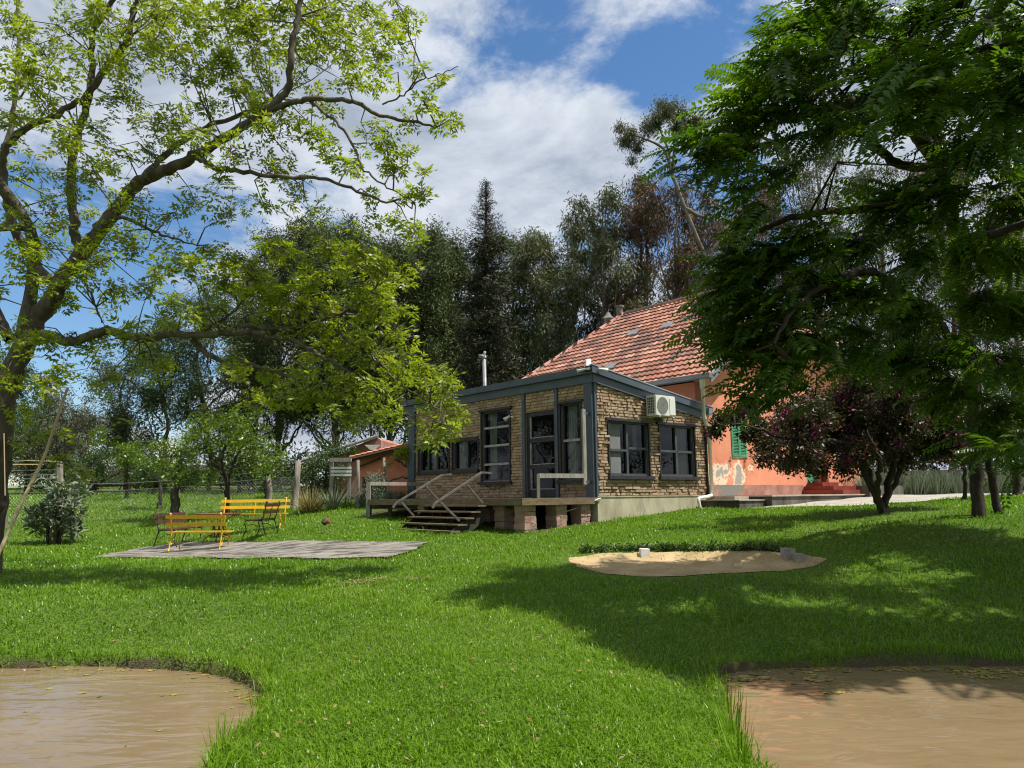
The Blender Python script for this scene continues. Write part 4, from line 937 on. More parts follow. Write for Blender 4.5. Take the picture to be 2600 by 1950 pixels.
# green louvred shutters
def shutter(u0, u1, z0, z1, lab):
    nb = NB(); pbox(nb, RW, u0-.03, u1+.03, -.06, .03, z0-.03, z0); pbox(nb, RW, u0-.03, u1+.03, -.06, .03, z1, z1+.03); pbox(nb, RW, u0-.03, u0, -.06, .03, z0, z1); pbox(nb, RW, u1, u1+.03, -.06, .03, z0, z1)
    w = nb.build('window', MT['shutter'], house); w['label'] = lab; m = (u0+u1)/2
    for a, b in ((u0+.003, m-.004), (m+.004, u1-.003)):
        nb = NB()
        for p, q in ((a, a+.045), (b-.045, b)): pbox(nb, RW, p, q, -.01, .035, z0+.004, z1-.004)
        pbox(nb, RW, a+.045, b-.045, -.01, .035, z0+.004, z0+.07); pbox(nb, RW, a+.045, b-.045, -.01, .035, z1-.07, z1-.004)
        z = z0+.08
        while z < z1-.10: nb.box(RW(a+.045, .028, z), RW(b-.045, 0, 0)-RW(a+.045, 0, 0), NR*-.035+UP*.03, UP*.008); z += .043
        nb.build('shutter', MT['shutter'], w)
    nb = NB(); pbox(nb, RW, u0, u1, -.1, -.08, z0, z1); nb.build('dark_back', MT['inside'], w)
shutter(5.60, 6.27, 2.40, 3.45, 'closed green louvred shutters nearest the downpipe'); shutter(11.55, 12.2, 2.4, 3.45, 'green shutters half hidden by the purple flowered tree')
nb = NB()
for u in (5.42, 6.15): nb.tube(smooth_path([RW(u+.12, .03, 2.33), RW(u+.10, .05, 2.38), RW(u, .05, 2.36), RW(u-.02, .04, 2.08)], 10), .012, 5)
nb.build('iron_hook', MT['rust'], house)
nb = NB(); pbox(nb, RW, 9.55, 10.45, -.18, -.14, 1.62, 3.75); dr = nb.build('door', MT['shutter'], house)
nb = NB(); pbox(nb, RW, 10.45, 10.6, .0, .18, 1.62, 3.6); nb.build('door_jamb', MT['redstep'], house)
# chimney
nb = NB(); c = RW(HC-.45+5.6, .55-8.6, 0); nb.cbox(c+[0, 0, 7.45], (.60, .5, 2.0)); ch = nb.build('chimney', MT['stonewall'], house)
nb = NB(); nb.tube([c+[-.12, 0, 8.45], c+[-.12, 0, 8.55], c+[-.12, 0, 8.75]], [.28, .16, .04], 12); nb.tube([c+[.36, .1, 8.2], c+[.36, .1, 8.95]], .14, 12); nb.tube([c+[.36, .1, 8.95], c+[.36, .1, 9.02]], .19, 12); nb.build('chimney_pot', MT['stonewall'], ch)
# red entrance steps
nb = NB(); pbox(nb, RW, 9.2, 11.4, .03, 1.35, 1.30, 1.44); pbox(nb, RW, 9.3, 11.2, .03, 1.0, 1.44, 1.56); pbox(nb, RW, 9.5, 10.5, .03, .55, 1.56, 1.68)
stp = nb.build('red_steps', MT['redstep'], house)

# terrace along the gable wall, with a lower block at its near end
te = thing('concrete_terrace', 'long stained concrete terrace along the foot of the orange house', 'terrace', RW(8, 1, 1))
nb = NB(); pbox(nb, RW, 5.15, 11.4, .03, 1.45, .6, 1.27); nb.build('body', MT['terrace'], te)
nb = NB(); pbox(nb, RW, 5.10, 11.42, .035, 1.49, 1.272, 1.31); pbox(nb, RW, 4.42, 5.10, .035, .8, 1.20, 1.296); nb.build('top_slab', MT['terrace_top'], te)
nb = NB(); pbox(nb, RW, 3.95, 5.14, .06, 1.25, .6, 1.17); nb.build('low_block', MT['terrace'], te)
nb = NB(); pbox(nb, RW, 3.90, 5.13, .04, 1.28, 1.172, 1.20); nb.build('low_block_top', MT['terrace_top'], te)
nb = NB(); pbox(nb, RW, 10.3, 12.6, 1.2, 1.62, .8, 1.56); nb.build('end_pier', MT['terrace'], te)

# ------------------------------------------------------------------ sheds behind the deck
def quadslab(nb, a, b, c, d, th):
    a, b, c, d = [np.asarray(x, float) for x in (a, b, c, d)]; u = np.array([0, 0, -th])
    nb.add([a, b, c, d, a+u, b+u, c+u, d+u], [[0, 1, 2, 3], [7, 6, 5, 4], [0, 4, 5, 1], [1, 5, 6, 2], [2, 6, 7, 3], [3, 7, 4, 0]])
shed = thing('orange_shed', 'small orange shed with a slanting red tile roof left of the deck', 'shed', R(980, 1262, 27))
zf = 1.2
A_ = R(893, 1163, 25.6); B_ = R(1066, 1122, 25.2)
fx = unit((B_-A_)*[1, 1, 0]); fy = np.array([-fx[1], fx[0], 0]); fy = fy if fy[1] > 0 else -fy
Lr = np.linalg.norm((B_-A_)[:2])
def SH(u, v, z): q = A_+fx*u+fy*v; q[2] = z; return q
def shz(u): return A_[2]+(B_[2]-A_[2])*u/Lr
nb = NB()
def SHW(u, w, z): return SH(u, .35-w, z)
wall_cells(nb, SHW, .2, Lr, 1.0, lambda u: shz(u)-.10, [(.25, .98, 1.0, 2.05)], .2); nb.build('wall', MT['orange'], shed)
nb = NB(); nb.box(SH(.2, .55, 1.0), fy*2.3, fx*.12, UP*(shz(.2)-1.1)); nb.box(SH(.32, 2.3, 1.0), fx*1.9, fy*.12, UP*1.2); nb.build('inner_wall', MT['inside'], shed)
nb = NB(); nb.box(SH(Lr-.42, .24, 1.0), fx*.2, fy*.105, UP*(shz(Lr-.4)-1.15)); nb.box(SH(.98, .30, 1.0), fx*.06, fy*.05, UP*1.05); nb.build('pilaster', MT['orange'], shed)
nb = NB()
for r_ in range(12):
    for k in range(15):
        u0 = -.05+Lr*1.04*r_/12; u1 = u0+Lr*1.04/12*1.15; v0 = -.12+k*.2
        p0, p1 = SH(u0, v0, shz(u0)+.05), SH(u1, v0, shz(u1)+.02)
        q = p1-p0; sdv = fy*.19
        mid0, mid1 = p0+sdv*.5+[0, 0, .045], p1+sdv*.5+[0, 0, .045]
        nb.add([p0, p0+sdv, mid0, p1, p1+sdv, mid1], [[0, 2, 5, 3], [2, 1, 4, 5], [0, 1, 2, 2]])
quadslab(nb, SH(-.08, -.10, shz(-.08)), SH(Lr*1.03, -.10, shz(Lr*1.03)), SH(Lr*1.03, 2.9, shz(Lr*1.03)), SH(-.08, 2.9, shz(-.08)), .04)
MT['shedtile'] = mat('shed_clay_tiles', (.42, .17, .09), (.56, .25, .14), 6, .85, rnd=[(.30, .12, .07), (.48, .20, .11), (.58, .27, .16)], tint=.7)
nb.build('roof', MT['shedtile'], shed)
nb = NB()
for v in (.0, 1.4): nb.beam(SH(-.02, v, shz(0)-.09), SH(Lr, v, shz(Lr)-.09), .07, .09)
nb.beam(SH(.95, .2, shz(.95)-.2), SH(.2, .2, shz(.2)-.32), .05, .05); nb.build('rafter', MT['wooddark'], shed)
# rear shed: pink gable, grey corrugated roof
rs = thing('pink_shed', 'faded pink shed with grey corrugated roof partly covered by a vine', 'shed', R(900, 1255, 31))
P0, P1, P2, P3 = R(762, 1168, 29), R(903, 1130, 30), R(957, 1108, 30), R(967, 1116, 30)
nb = NB(); q = [P1*1, P2*1, P3*1]
v = [R(850, 1262, 30), R(965, 1262, 30), R(967, 1118, 30), R(957, 1110, 30), R(903, 1132, 30), R(850, 1153, 30)]
nb.add(v+[x+np.array([.3, 2.8, 0]) for x in v], [[0, 1, 2, 3, 4, 5]]); nb.add(v+[x+np.array([.3, 2.8, 0]) for x in v], [[0, 1, 7, 6], [1, 2, 8, 7], [2, 3, 9, 8], [3, 4, 10, 9], [4, 5, 11, 10]])
nb.build('wall', MT['band'], rs)
nb = NB(); e = np.array([-.6, 3.0, .25]); a, b = R(757, 1173, 28.6), R(960, 1106, 29.9)
n = 90; V = []; ts = np.linspace(0, 1, n)
for j, s in enumerate(np.linspace(0, 1, 5)):
    for i in range(n): V.append(a+(b-a)*ts[i]+e*s+[0, 0, .0])
for j in range(60): pass
nb.add(V, [[j*n+i, j*n+i+1, (j+1)*n+i+1, (j+1)*n+i] for j in range(4) for i in range(n-1)])
quadslab(nb, a+[0, 0, -.02], b+[0, 0, -.02], b+e+[0, 0, -.02], a+e+[0, 0, -.02], .05)
for j in range(14):
    s = j/13; nb.beam(a+e*s+[0, 0, .02], b+e*s+[0, 0, .02], .05, .03)
nb.build('roof', MT['tin'], rs)
nb = NB(); c = R(942, 1136, 29.7)
for i in range(4): nb.beam(R(927+i*4, 1131+i*3.2, 29.75), R(964-i*3, 1131+i*3.2, 29.75), .03, .05)
nb.build('louvre', MT['white'], rs)

def stake(name, label, cat, px, top, base, d, w=.11, group=None, m='postwood', lean=0, br=0):
    p = ground_pt(px, base, d); q = R(px+lean, top, d); t = thing(name, label, cat, p, group)
    nb = NB(); nb.tube([p-[0, 0, .2], p*.5+q*.5+[.01, 0, 0], q], [w/2*1.05, w/2, w/2*.93], 8); nb.build('shaft', MT[m], t, smooth=True); return t
G_P = 'posts of the wire fence and pergola'
stake('timber_post', 'weathered leaning timber post beside the pale ornamental grass', 'post', 749, 1170, 1288, 26, .20, lean=8)
stake('timber_post', 'slim timber post at the left end of the deck in front of the shed doorway', 'post', 909, 1168, 1286, 24.4, .10)
stake('timber_post', 'timber post at the shed wall carrying the pergola beam', 'post', 975, 1162, 1272, 25.2, .09)
# slatted trellis gate
sg = thing('slatted_trellis', 'grey timber trellis with three white boards in front of the pink shed', 'trellis', R(865, 1270, 25.5))
for px in (842, 887):
    nb = NB(); nb.beam(R(px, 1168, 25.5), R(px, 1274, 25.5), .11, .11, up=(0, 1, 0)); nb.build('post', MT['woodgrey'], sg)
nb = NB(); nb.beam(R(838, 1168, 25.4), R(892, 1167, 25.4), .12, .13); nb.build('top_beam', MT['woodgrey'], sg)
for py in (1188, 1197, 1206):
    nb = NB(); nb.beam(R(840, py, 25.42), R(892, py, 25.42), .04, .075); nb.build('white_board', MT['white'], sg)

# ------------------------------------------------------------------ wire fence, bench group, small things
FP = [(8, 1320, 27.0), (147, 1320, 27.2), (300, 1316, 27.8), (445, 1310, 28.2), (560, 1298, 28.2), (682, 1284, 28), (749, 1288, 26.3)]
fence = thing('wire_fence', 'low wire mesh fence on timber posts across the lawn behind the benches', 'fence', ground_pt(*FP[3]))
gp = [ground_pt(*p) for p in FP]
for i, p in enumerate(gp):
    if i in (2, 4, 6, 0): continue
    hh = 1.75 if i != 5 else 1.15
    nb = NB(); nb.tube([p-[0, 0, .2], p+[.02, 0, hh*.5], p+[.05*(-1)**i, 0, hh]], [.11, .10, .085], 8); nb.build('post', MT['postwood'], fence, smooth=True)
nb = NB()
for a, b in zip(gp[:-1], gp[1:]):
    for h in (.05, .6, 1.05, 1.3): nb.tube([a+[0, 0, h], b+[0, 0, h]], .008, 3, cap=False)
    L_ = np.linalg.norm(b-a); n = int(L_/.11); H1 = 1.05; sh = H1/L_
    P_ = []
    for i in range(-int(H1/.11), n):
        for sgn in (0, 1):
            s0, s1 = i*.11/L_, i*.11/L_+sh
            z0, z1 = (0, H1) if sgn == 0 else (H1, 0)
            c0, c1 = max(0, s0), min(1, s1)
            if c1 <= c0: continue
            f0, f1 = (c0-s0)/sh, (c1-s0)/sh
            P_.append([a+(b-a)*c0+[0, 0, z0+(z1-z0)*f0], a+(b-a)*c1+[0, 0, z0+(z1-z0)*f1]])
    v, f = tubes(np.array(P_), np.full((len(P_), 2), .0028), 3); nb.add(v, f)
nb.build('wire_mesh', MT['wire'], fence)

def make_bench(L, slat, iron, label):
    t = thing('park_bench', label, 'bench', (0, 0, 0), 'slatted garden benches around the red table')
    # local: seat faces +y, back at y=0; x along
    for x in (-L/2+.12, L/2-.12):
        nb = NB(); nb.tube(smooth_path([(x, -.10, 0), (x, -.03, .22), (x, .02, .43), (x, -.02, .55), (x, -.09, .88)], 14), .016, 6)
        nb.tube(smooth_path([(x, .02, .40), (x, .12, .42), (x, .36, .42), (x, .46, .38), (x, .42, .18), (x, .50, 0)], 18), .015, 6)
        nb.tube(smooth_path([(x, .0, .12), (x, .18, .30), (x, .40, .30)], 8), .010, 5)
        nb.tube([(x, -.09, .88), (x, -.09, .91)], .024, 8)
        nb.build('leg', MT[iron], t, smooth=True)
    nb = NB(); nb.tube(smooth_path([(0, .0, .42), (0, -.02, .55), (0, -.085, .84)], 8), .011, 6); nb.tube(smooth_path([(0, .0, .41), (0, .44, .41)], 4), .011, 6); nb.build('middle_stay', MT[iron], t)
    for y, z in ((-.085, .81), (-.045, .63)):
        nb = NB(); nb.box((-L/2, y, z-.045), (L, 0, 0), (0, .024, 0), (0, -.015, .085)); nb.build('back_slat', MT[slat], t)
    for i in range(5):
        nb = NB(); nb.box((-L/2, .03+i*.088, .425+(.008 if i in (0, 4) else 0)), (L, 0, 0), (0, .07, 0), (0, 0, .024)); nb.build('seat_slat', MT[slat], t)
    return t
def place(t, x, y, rz): t.location = (x, y, gz1(x, y)+.03); t.rotation_euler = (0, 0, rz)
fb = R(491, 1407, 18.9)
place(make_bench(1.48, 'yellow', 'yellow', 'yellow slatted bench nearest the camera with its back turned to it'), fb[0], fb[1]+.12, math.radians(-2))
a, b = R(405, 1400, 20.0), R(484, 1384, 22.0)
place(make_bench(2.0, 'darkred', 'iron', 'long dark red bench on the left of the red table'), (a[0]+b[0])/2-.12, (a[1]+b[1])/2, math.atan2(b[1]-a[1], b[0]-a[0])+math.pi)
a, b = R(572, 1385, 22.6), R(706, 1385, 22.4)
place(make_bench(2.0, 'yellow', 'yellow', 'yellow bench at the back of the group facing the camera'), (a[0]+b[0])/2+.05, (a[1]+b[1])/2, math.pi)
a, b = R(650, 1400, 19.9), R(692, 1384, 21.3)
place(make_bench(1.35, 'darkred', 'iron', 'short dark bench on the right of the red table with its back to the deck'), (a[0]+b[0])/2+.1, (a[1]+b[1])/2, math.atan2(b[1]-a[1], b[0]-a[0])-0)
tp = R(553, 1390, 20.8); tb = thing('garden_table', 'round red slatted garden table on curved iron legs', 'table', (tp[0], tp[1], gz1(tp[0], tp[1])+.03))
q = np.array(world_loc(tb))
nb = NB()
for i in range(-6, 7):
    y = i*.086; h = math.sqrt(max(.01, .56**2-y*y)); nb.box(q+[-h, y-.036, .735], (2*h, 0, 0), (0, .072, 0), (0, 0, .022))
nb.build('table_top', MT['tablered'], tb)
nb = NB(); th = np.linspace(0, 2*np.pi, 25); nb.tube(np.column_stack([q[0]+.53*np.cos(th), q[1]+.53*np.sin(th), np.full(25, q[2]+.722)]), .012, 6, cap=False); nb.build('rim', MT['rust'], tb)
for k in range(4):
    a = k*math.pi/2+.5; c, s = math.cos(a), math.sin(a)
    nb = NB(); nb.tube(smooth_path([q+[.42*c, .42*s, .72], q+[.22*c, .22*s, .60], q+[.13*c, .13*s, .40], q+[.13*c, .13*s, .22], q+[.28*c, .28*s, .16], q+[.40*c, .40*s, .0]], 18), .014, 6); nb.build('leg', MT['rust'], tb, smooth=True)
nb = NB()
for k in range(10):
    a = k*math.pi/5; nb.tube([q+[.17*math.cos(a), .17*math.sin(a), .14], q+[.17*math.cos(a), .17*math.sin(a), .50]], .007, 4)
for z in (.14, .33, .50): nb.tube(np.column_stack([q[0]+.17*np.cos(th), q[1]+.17*np.sin(th), np.full(25, q[2]+z)]), .008, 5, cap=False)
nb.build('cage', MT['iron'], tb)
# red topped garden stake
p = ground_pt(826, 1342, 19.5); gs = thing('garden_stake', 'short pale stake with a small red and black cap right of the benches', 'stake', p)
nb = NB(); nb.tube([p-[0, 0, .05], p+[0, 0, .22]], .012, 6); nb.build('stick', MT['white'], gs)
nb = NB(); nb.tube([p+[0, 0, .20], p+[-.03, 0, .27], p+[.0, 0, .33]], [.04, .09, .03], 8); nb.build('black_cap', MT['iron'], gs)
nb = NB(); nb.tube([p+[-.02, -.02, .26], p+[.08, -.02, .30], p+[.12, -.02, .24]], [.05, .065, .03], 8); nb.build('red_cap', MT['rust'], gs)
# bamboo pole leaning on the left tree, hanging rope, clothes line frame
bp = thing('bamboo_pole', 'long bamboo pole leaning against the big tree at the left edge', 'pole', R(-6, 1415, 11.5))
nb = NB(); nb.tube(smooth_path([R(-12, 1425, 11.5), R(60, 1265, 12), R(110, 1165, 12.3), R(146, 1060, 12.6), R(172, 985, 12.9)], 26), .027*np.linspace(1.05, .7, 26)*(1+.18*(np.arange(26) % 5 == 0)), 8); nb.build('cane', MT['bamboo'], bp, smooth=True)
rp = thing('hanging_seedpod', 'dark dry pod hanging on a string at the left edge', 'seed pod', R(12, 1240, 11))
nb = NB(); nb.tube([R(10, 1100, 11), R(13, 1260, 11)], .008, 4); nb.build('string', MT['bamboo'], rp)
nb = NB(); nb.tube([R(14, 1258, 11), R(8, 1280, 11), R(0, 1305, 11)], [.01, .045, .01], 8); nb.build('pod', MT['bark_dark'], rp, smooth=True)
cf = thing('clothes_line_frame', 'rusty clothes line frame with wires at the left edge of the lawn', 'frame', R(147, 1320, 26))
nb = NB(); nb.beam(R(8, 1170, 24), R(147, 1171, 26.5), .05, .05); nb.beam(R(8, 1179, 24), R(110, 1179, 25.5), .03, .03); nb.build('top_bar', MT['bamboo'], cf)
nb = NB(); nb.beam(R(145, 1171, 26.5), R(143, 1205, 26.5), .06, .06, up=(0, 1, 0)); nb.tube([R(150, 1172, 26.6), R(150, 1330, 26.6)], .13, 8); nb.build('post', MT['postwood'], cf)
nb = NB(); nb.tube([R(10, 1170, 24), R(16, 1250, 24), R(14, 1340, 24)], .05, 8); nb.build('post', MT['postwood'], cf)
for py in (1195, 1207, 1217, 1235):
    nb = NB(); nb.tube([R(12, py, 24), R(144, py-2, 26.5)], .008, 4); nb.build('wire', MT['wire'], cf)
# blocks at the sand pit
for (px, py, d, sz, lab, m) in ((1640, 1416, 12.3, (.14, .12, .16), 'small pale block at the weedy back rim of the sand pit', 'white'),
                            (2008, 1424, 11.9, (.17, .14, .20), 'upright cement block at the right end of the sand pit', 'block'), (2034, 1427, 12.0, (.15, .13, .14), 'low cement block touching the upright one at the sand pit', 'block')):
    p = np.append(spot(px, py, -.06), 0); p[2] = gz1(p[0], p[1]); nb = NB(); nb.box(p-[sz[0]/2, 0, .02], (sz[0], .02, 0), (-.02, sz[1], 0), (0, 0, sz[2]), jit=.004)
    o = nb.build('cement_block', MT[m]); tag(o, lab, 'block')
# stone wall and hedge of grey grass at the back right
sw = thing('stone_wall', 'low grey stone wall behind the purple flowered tree on the right', 'wall', R(2350, 1200, 27))
nb = NB()
A0, A1 = R(2150, 1195, 28.5), R(2620, 1192, 27.0); L_ = np.linalg.norm((A1-A0)[:2]); ex = (A1-A0)/L_; ex[2] = 0
for r_ in range(6):
    u = 0
    while u < L_:
        l = random.uniform(.3, .6); nb.box(A0*[1, 1, 0]+ex*u+[0, random.uniform(-.02, .02), 1.1+r_*.17], ex*(l-.02), (0, .35, 0), UP*.16, jit=.012); u += l
nb.build('stones', MT['stonewall'], sw)
# far white buildings
wb = thing('white_house', 'distant white building with grey sheet roof seen through the trees on the left', 'house', R(340, 1200, 75))
nb = NB(); a, b = R(300, 1120, 75), R(385, 1120, 75); nb.box([a[0], a[1], 1], (b[0]-a[0], 0, 0), (0, 6, 0), UP*(a[2]-1)); nb.build('wall', MT['whitewall'], wb)
nb = NB(); quadslab(nb, R(296, 1123, 74.5), R(388, 1123, 74.5), R(382, 1088, 79), R(302, 1088, 79), .1); nb.build('roof', MT['galv'], wb)
wb = thing('white_bungalow', 'long low white building with dark red base far behind the small trees', 'house', R(560, 1240, 62))
nb = NB(); a, b = R(120, 1226, 62), R(740, 1219, 62); nb.box([a[0], a[1], 2.0], (b[0]-a[0], 0, 0), (0, 6, 0), UP*1.7); nb.build('wall', MT['whitewall'], wb)
nb = NB(); nb.box([a[0], a[1]-.05, 1.6], (b[0]-a[0], 0, 0), (0, .04, 0), UP*1.0); nb.build('base', MT['redstep'], wb)
nb = NB(); quadslab(nb, (a[0]-.4, a[1]-.8, 3.7), (b[0]+.4, a[1]-.8, 3.7), (b[0]+.4, a[1]+4, 4.3), (a[0]-.4, a[1]+4, 4.3), .12); nb.build('roof', MT['wooddark'], wb)

# ------------------------------------------------------------------ vegetation
TP_ROS = [tpl_rosette() for _ in range(4)]
TP_FROND = [tpl_frond(11, droop=d) for d in (.3, .55, .8)]
TP_EUC = [tpl_clump(20, .42, .28, .062, .72, flat=1.3) for _ in range(4)]
TP_CED = [tpl_clump(30, .42, .19, .048, .25) for _ in range(3)]
TP_SM = [tpl_clump(14, .16, .09, .045, .3) for _ in range(4)]
TP_MID = [tpl_clump(16, .30, .15, .07, .3) for _ in range(4)]
def limbD(pts, r0, r1, s=1.0, o=(0, 0)):      # pts: (x, y, depth) in zoomed crops -> world
    return ([R(o[0]+x*s, o[1]+y*s, d) for x, y, d in pts], r0, r1)

# --- big tree at the left: thick dark limbs and sparse spring leaves
k1 = .6027
def L1(pts, r0, r1): return limbD(pts, r0, r1, k1)
k8 = .3617
def L8(pts, r0, r1): return limbD(pts, r0, r1, k8, (400, 700))
LEFT = [
 ([ground_pt(-30, 1400, 13.2)-[0, 0, .2], R(-15, 1250, 13.1), R(0, 1110, 13), R(12, 1010, 13), R(50, 900, 13), R(95, 810, 13), R(130, 765, 13)], 0.216, 0.151),
 L1([(215, 1270, 13), (260, 1180, 12.9), (330, 1090, 12.8), (400, 1000, 12.7), (450, 930, 12.6), (500, 870, 12.5), (560, 790, 12.4), (640, 740, 12.2), (740, 700, 12), (830, 655, 11.8)], 0.144, 0.079),
 L1([(830, 655, 11.8), (900, 610, 11.7), (1000, 545, 11.5), (1100, 480, 11.3), (1200, 390, 11.2), (1225, 250, 11), (1250, 80, 11), (1290, -80, 11)], 0.079, 0.036),
 L1([(1100, 480, 11.3), (1200, 440, 11.2), (1290, 418, 11), (1420, 420, 11), (1510, 435, 11), (1600, 488, 11), (1750, 512, 11), (1840, 535, 11)], 0.050, 0.014),
 L1([(1610, 440, 11), (1700, 400, 11), (1760, 340, 11), (1830, 320, 11), (1930, 280, 11)], 0.014, 0.006),
 L1([(820, 655, 11.8), (900, 700, 11.6), (1000, 722, 11.5), (1200, 745, 11.3), (1350, 750, 11.2), (1500, 802, 11.1), (1640, 850, 11), (1780, 820, 11)], 0.043, 0.009),
 L1([(1300, 420, 11), (1400, 500, 10.9), (1480, 600, 10.8), (1540, 720, 10.8), (1620, 780, 10.8), (1740, 850, 10.8)], 0.025, 0.007),
 L1([(560, 800, 12.4), (650, 700, 12.6), (760, 600, 12.8), (860, 540, 13), (1000, 490, 13.1), (1150, 420, 13.2)], 0.061, 0.029),
 L1([(480, 910, 12.5), (560, 930, 12.3), (640, 970, 12.1), (720, 1000, 12), (830, 1035, 12)], 0.036, 0.009),
 L1([(345, 1085, 12.8), (318, 990, 12.8), (305, 880, 12.9), (305, 720, 13), (330, 560, 13), (375, 420, 13.1), (385, 280, 13.2), (390, 150, 13.2), (440, 60, 13.2), (520, -60, 13)], 0.086, 0.036),
 L1([(340, 440, 13), (420, 320, 12.9), (500, 220, 12.9), (545, 150, 12.9), (560, 40, 12.9), (600, -60, 12.8)], 0.065, 0.036),
 L1([(220, 1200, 13), (130, 1090, 13.4), (60, 960, 13.6), (25, 830, 13.7), (10, 680, 13.7), (40, 600, 13.6), (130, 530, 13.6), (250, 480, 13.6), (330, 420, 13.6)], 0.094, 0.050),
 L1([(15, 640, 13.7), (50, 520, 13.8), (65, 420, 13.8), (75, 250, 13.8), (70, 60, 13.8), (90, -80, 13.8)], 0.050, 0.022),
 L1([(75, 420, 13.8), (130, 350, 13.8), (180, 320, 13.8)], 0.022, 0.011),
 L1([(40, 1430, 13), (-20, 1300, 13.3), (-60, 1150, 13.5), (-40, 1000, 13.5)], 0.086, 0.050),
 L1([(330, 1110, 12.8), (350, 1170, 12.6), (390, 1260, 12.5), (430, 1360, 12.4)], 0.029, 0.011),
 L1([(110, 1430, 12.9), (200, 1410, 12.7), (300, 1440, 12.5), (420, 1400, 12.3), (470, 1395, 12.2), (600, 1430, 12.1), (720, 1405, 12), (860, 1415, 12), (1000, 1400, 11.9), (1120, 1405, 11.9)], 0.086, 0.040),
 L8([(760, 430, 11.9), (950, 450, 11.8), (1080, 520, 11.8), (1200, 590, 11.7), (1350, 680, 11.7), (1550, 830, 11.7), (1700, 930, 11.7), (1800, 1000, 11.7)], 0.036, 0.009),
 L8([(250, 450, 12.2), (330, 530, 12.1), (430, 590, 12), (600, 610, 12), (740, 650, 12), (900, 700, 12), (1100, 800, 12), (1250, 900, 12), (1340, 980, 12)], 0.050, 0.009),
 L8([(500, 610, 12), (490, 750, 12), (420, 720, 12), (600, 850, 12), (760, 940, 12)], 0.022, 0.007),
 L8([(1260, 380, 11.8), (1400, 500, 11.7), (1550, 600, 11.7), (1700, 760, 11.7), (1950, 920, 11.7), (2000, 1040, 11.7)], 0.022, 0.007),
 L8([(560, 340, 12), (750, 370, 12), (950, 360, 12), (1200, 300, 12), (1400, 200, 12), (1560, 60, 12)], 0.032, 0.011),
 L8([(700, 430, 12), (860, 520, 12), (1000, 620, 12), (1150, 760, 12), (1400, 900, 12), (1550, 970, 12)], 0.022, 0.007),
 L8([(250, 440, 12.3), (380, 350, 12.3), (470, 310, 12.3), (600, 180, 12.3), (640, 20, 12.4), (700, -120, 12.4)], 0.029, 0.011),
]
SC.cycles.filter_width = 1.15
LEFT.append(([R(60, 860, 13), np.array([-8.6, 13.2, 6.2]), np.array([-9.6, 12, 8]), np.array([-8.2, 10.5, 9.4]), np.array([-6.6, 10.4, 10.4])], .12, .03))
LEFT.append(([np.array([-8.6, 13.2, 6.2]), np.array([-10.4, 12.6, 6]), np.array([-11.3, 11.6, 5.8])], .07, .03))
LB = []
def lb(pts, d, r, w=1.0, s=1.0, o=(0, 0)):
    for x, y in pts:
        dd = d+rng.uniform(-.9, .9); LB.append((R(o[0]+x*s, o[1]+y*s, dd), r*rng.uniform(.85, 1.2), w))
lb([(60,100),(170,170),(110,300),(230,260),(320,120),(60,480),(180,420),(420,60),(560,130),(680,60),(470,260),(640,240),(800,40),(880,130),(980,60),(1080,110),(720,180),(960,220),(1180,60),(1250,160),(1130,250),(1360,60),(1440,130),(1550,40),(1620,100),(1330,230),(1480,230),(1600,210)], 12.2, .75, .8, k1)
lb([(1700,50),(1680,180),(1500,330),(1620,330),(1420,330),(1640,640),(1560,560)], 11, .38, 1.3, k1)
lb([(280,620),(380,540),(560,430),(700,520),(460,420),(640,640),(750,560),(880,430),(1010,380),(980,300),(830,320),(1140,360),(1060,500),(1240,500),(1330,560),(860,560),(1180,620),(1000,640),(1380,470),(1120,170)], 12, .62, .68, k1)
lb([(120,700),(200,860),(60,900),(280,800),(420,700),(160,1020),(540,690),(300,720),(90,1150),(180,1180),(370,1090),(250,1130),(500,1000),(620,1040),(700,940),(600,860),(800,830),(900,760),(1100,860),(1250,800),(1150,700),(960,900),(1300,900),(1380,660)], 12.2, .55, .68, k1)
lb([(1760,280),(1850,340),(1800,420),(1740,520),(1860,510),(1910,510),(1720,640),(1780,720),(1500,720),(1460,680),(1600,900),(1720,830),(1790,820),(1680,720),(1560,820),(1660,950),(1760,1020),(1740,960)], 11, .20, 2.6, k1)
lb([(900,1060),(1010,1100),(1080,1160),(960,1180),(860,1180),(760,1120),(1180,1210),(1130,1300),(1280,1290),(1390,1050),(1450,1140),(1500,1060),(1200,1050),(1300,1180),(1600,1220),(1560,1130),(1480,1230),(1640,1150)], 11.9, .5, 1.2, k1)
lb([(500,1240),(620,1230),(730,1290),(420,1430),(560,1380),(700,1350),(850,1330),(260,1280),(200,1430),(80,1400),(300,1560),(180,1600),(440,1540),(60,1560),(560,1500),(680,1560),(620,1480),(340,1420)], 12.3, .45, .85, k1)
lb([(900,200),(1050,250),(1200,200),(1350,150),(1500,200),(1600,100),(1550,330),(1400,280),(1250,330),(1680,250),(1720,400),(1600,430),(1450,430),(1300,450),(1100,400),(950,380),(880,80),(700,120),(560,160),(420,200),(250,280)], 12, .36, 1.15, k8, (400, 700))
lb([(1450,520),(1600,560),(1720,600),(1850,620),(1950,680),(2030,760),(1900,760),(1760,740),(1620,690),(1480,620),(1350,560),(1200,540),(1050,560),(950,650),(1100,680),(1250,660),(1400,740),(1550,780),(1700,830),(1850,860),(1960,880),(2060,840),(2040,980),(2060,1060),(1900,1120),(1980,1130),(1800,1040),(1680,980),(1500,900)], 11.8, .30, 1.6, k8, (400, 700))
lb([(1350,880),(1220,780),(1200,860),(1050,780),(900,800),(800,720),(720,700),(700,860),(760,900),(900,880),(1050,900),(1200,950),(1330,1000),(1500,990),(600,740),(500,640),(350,960)], 11.9, .30, 1.3, k8, (400, 700))
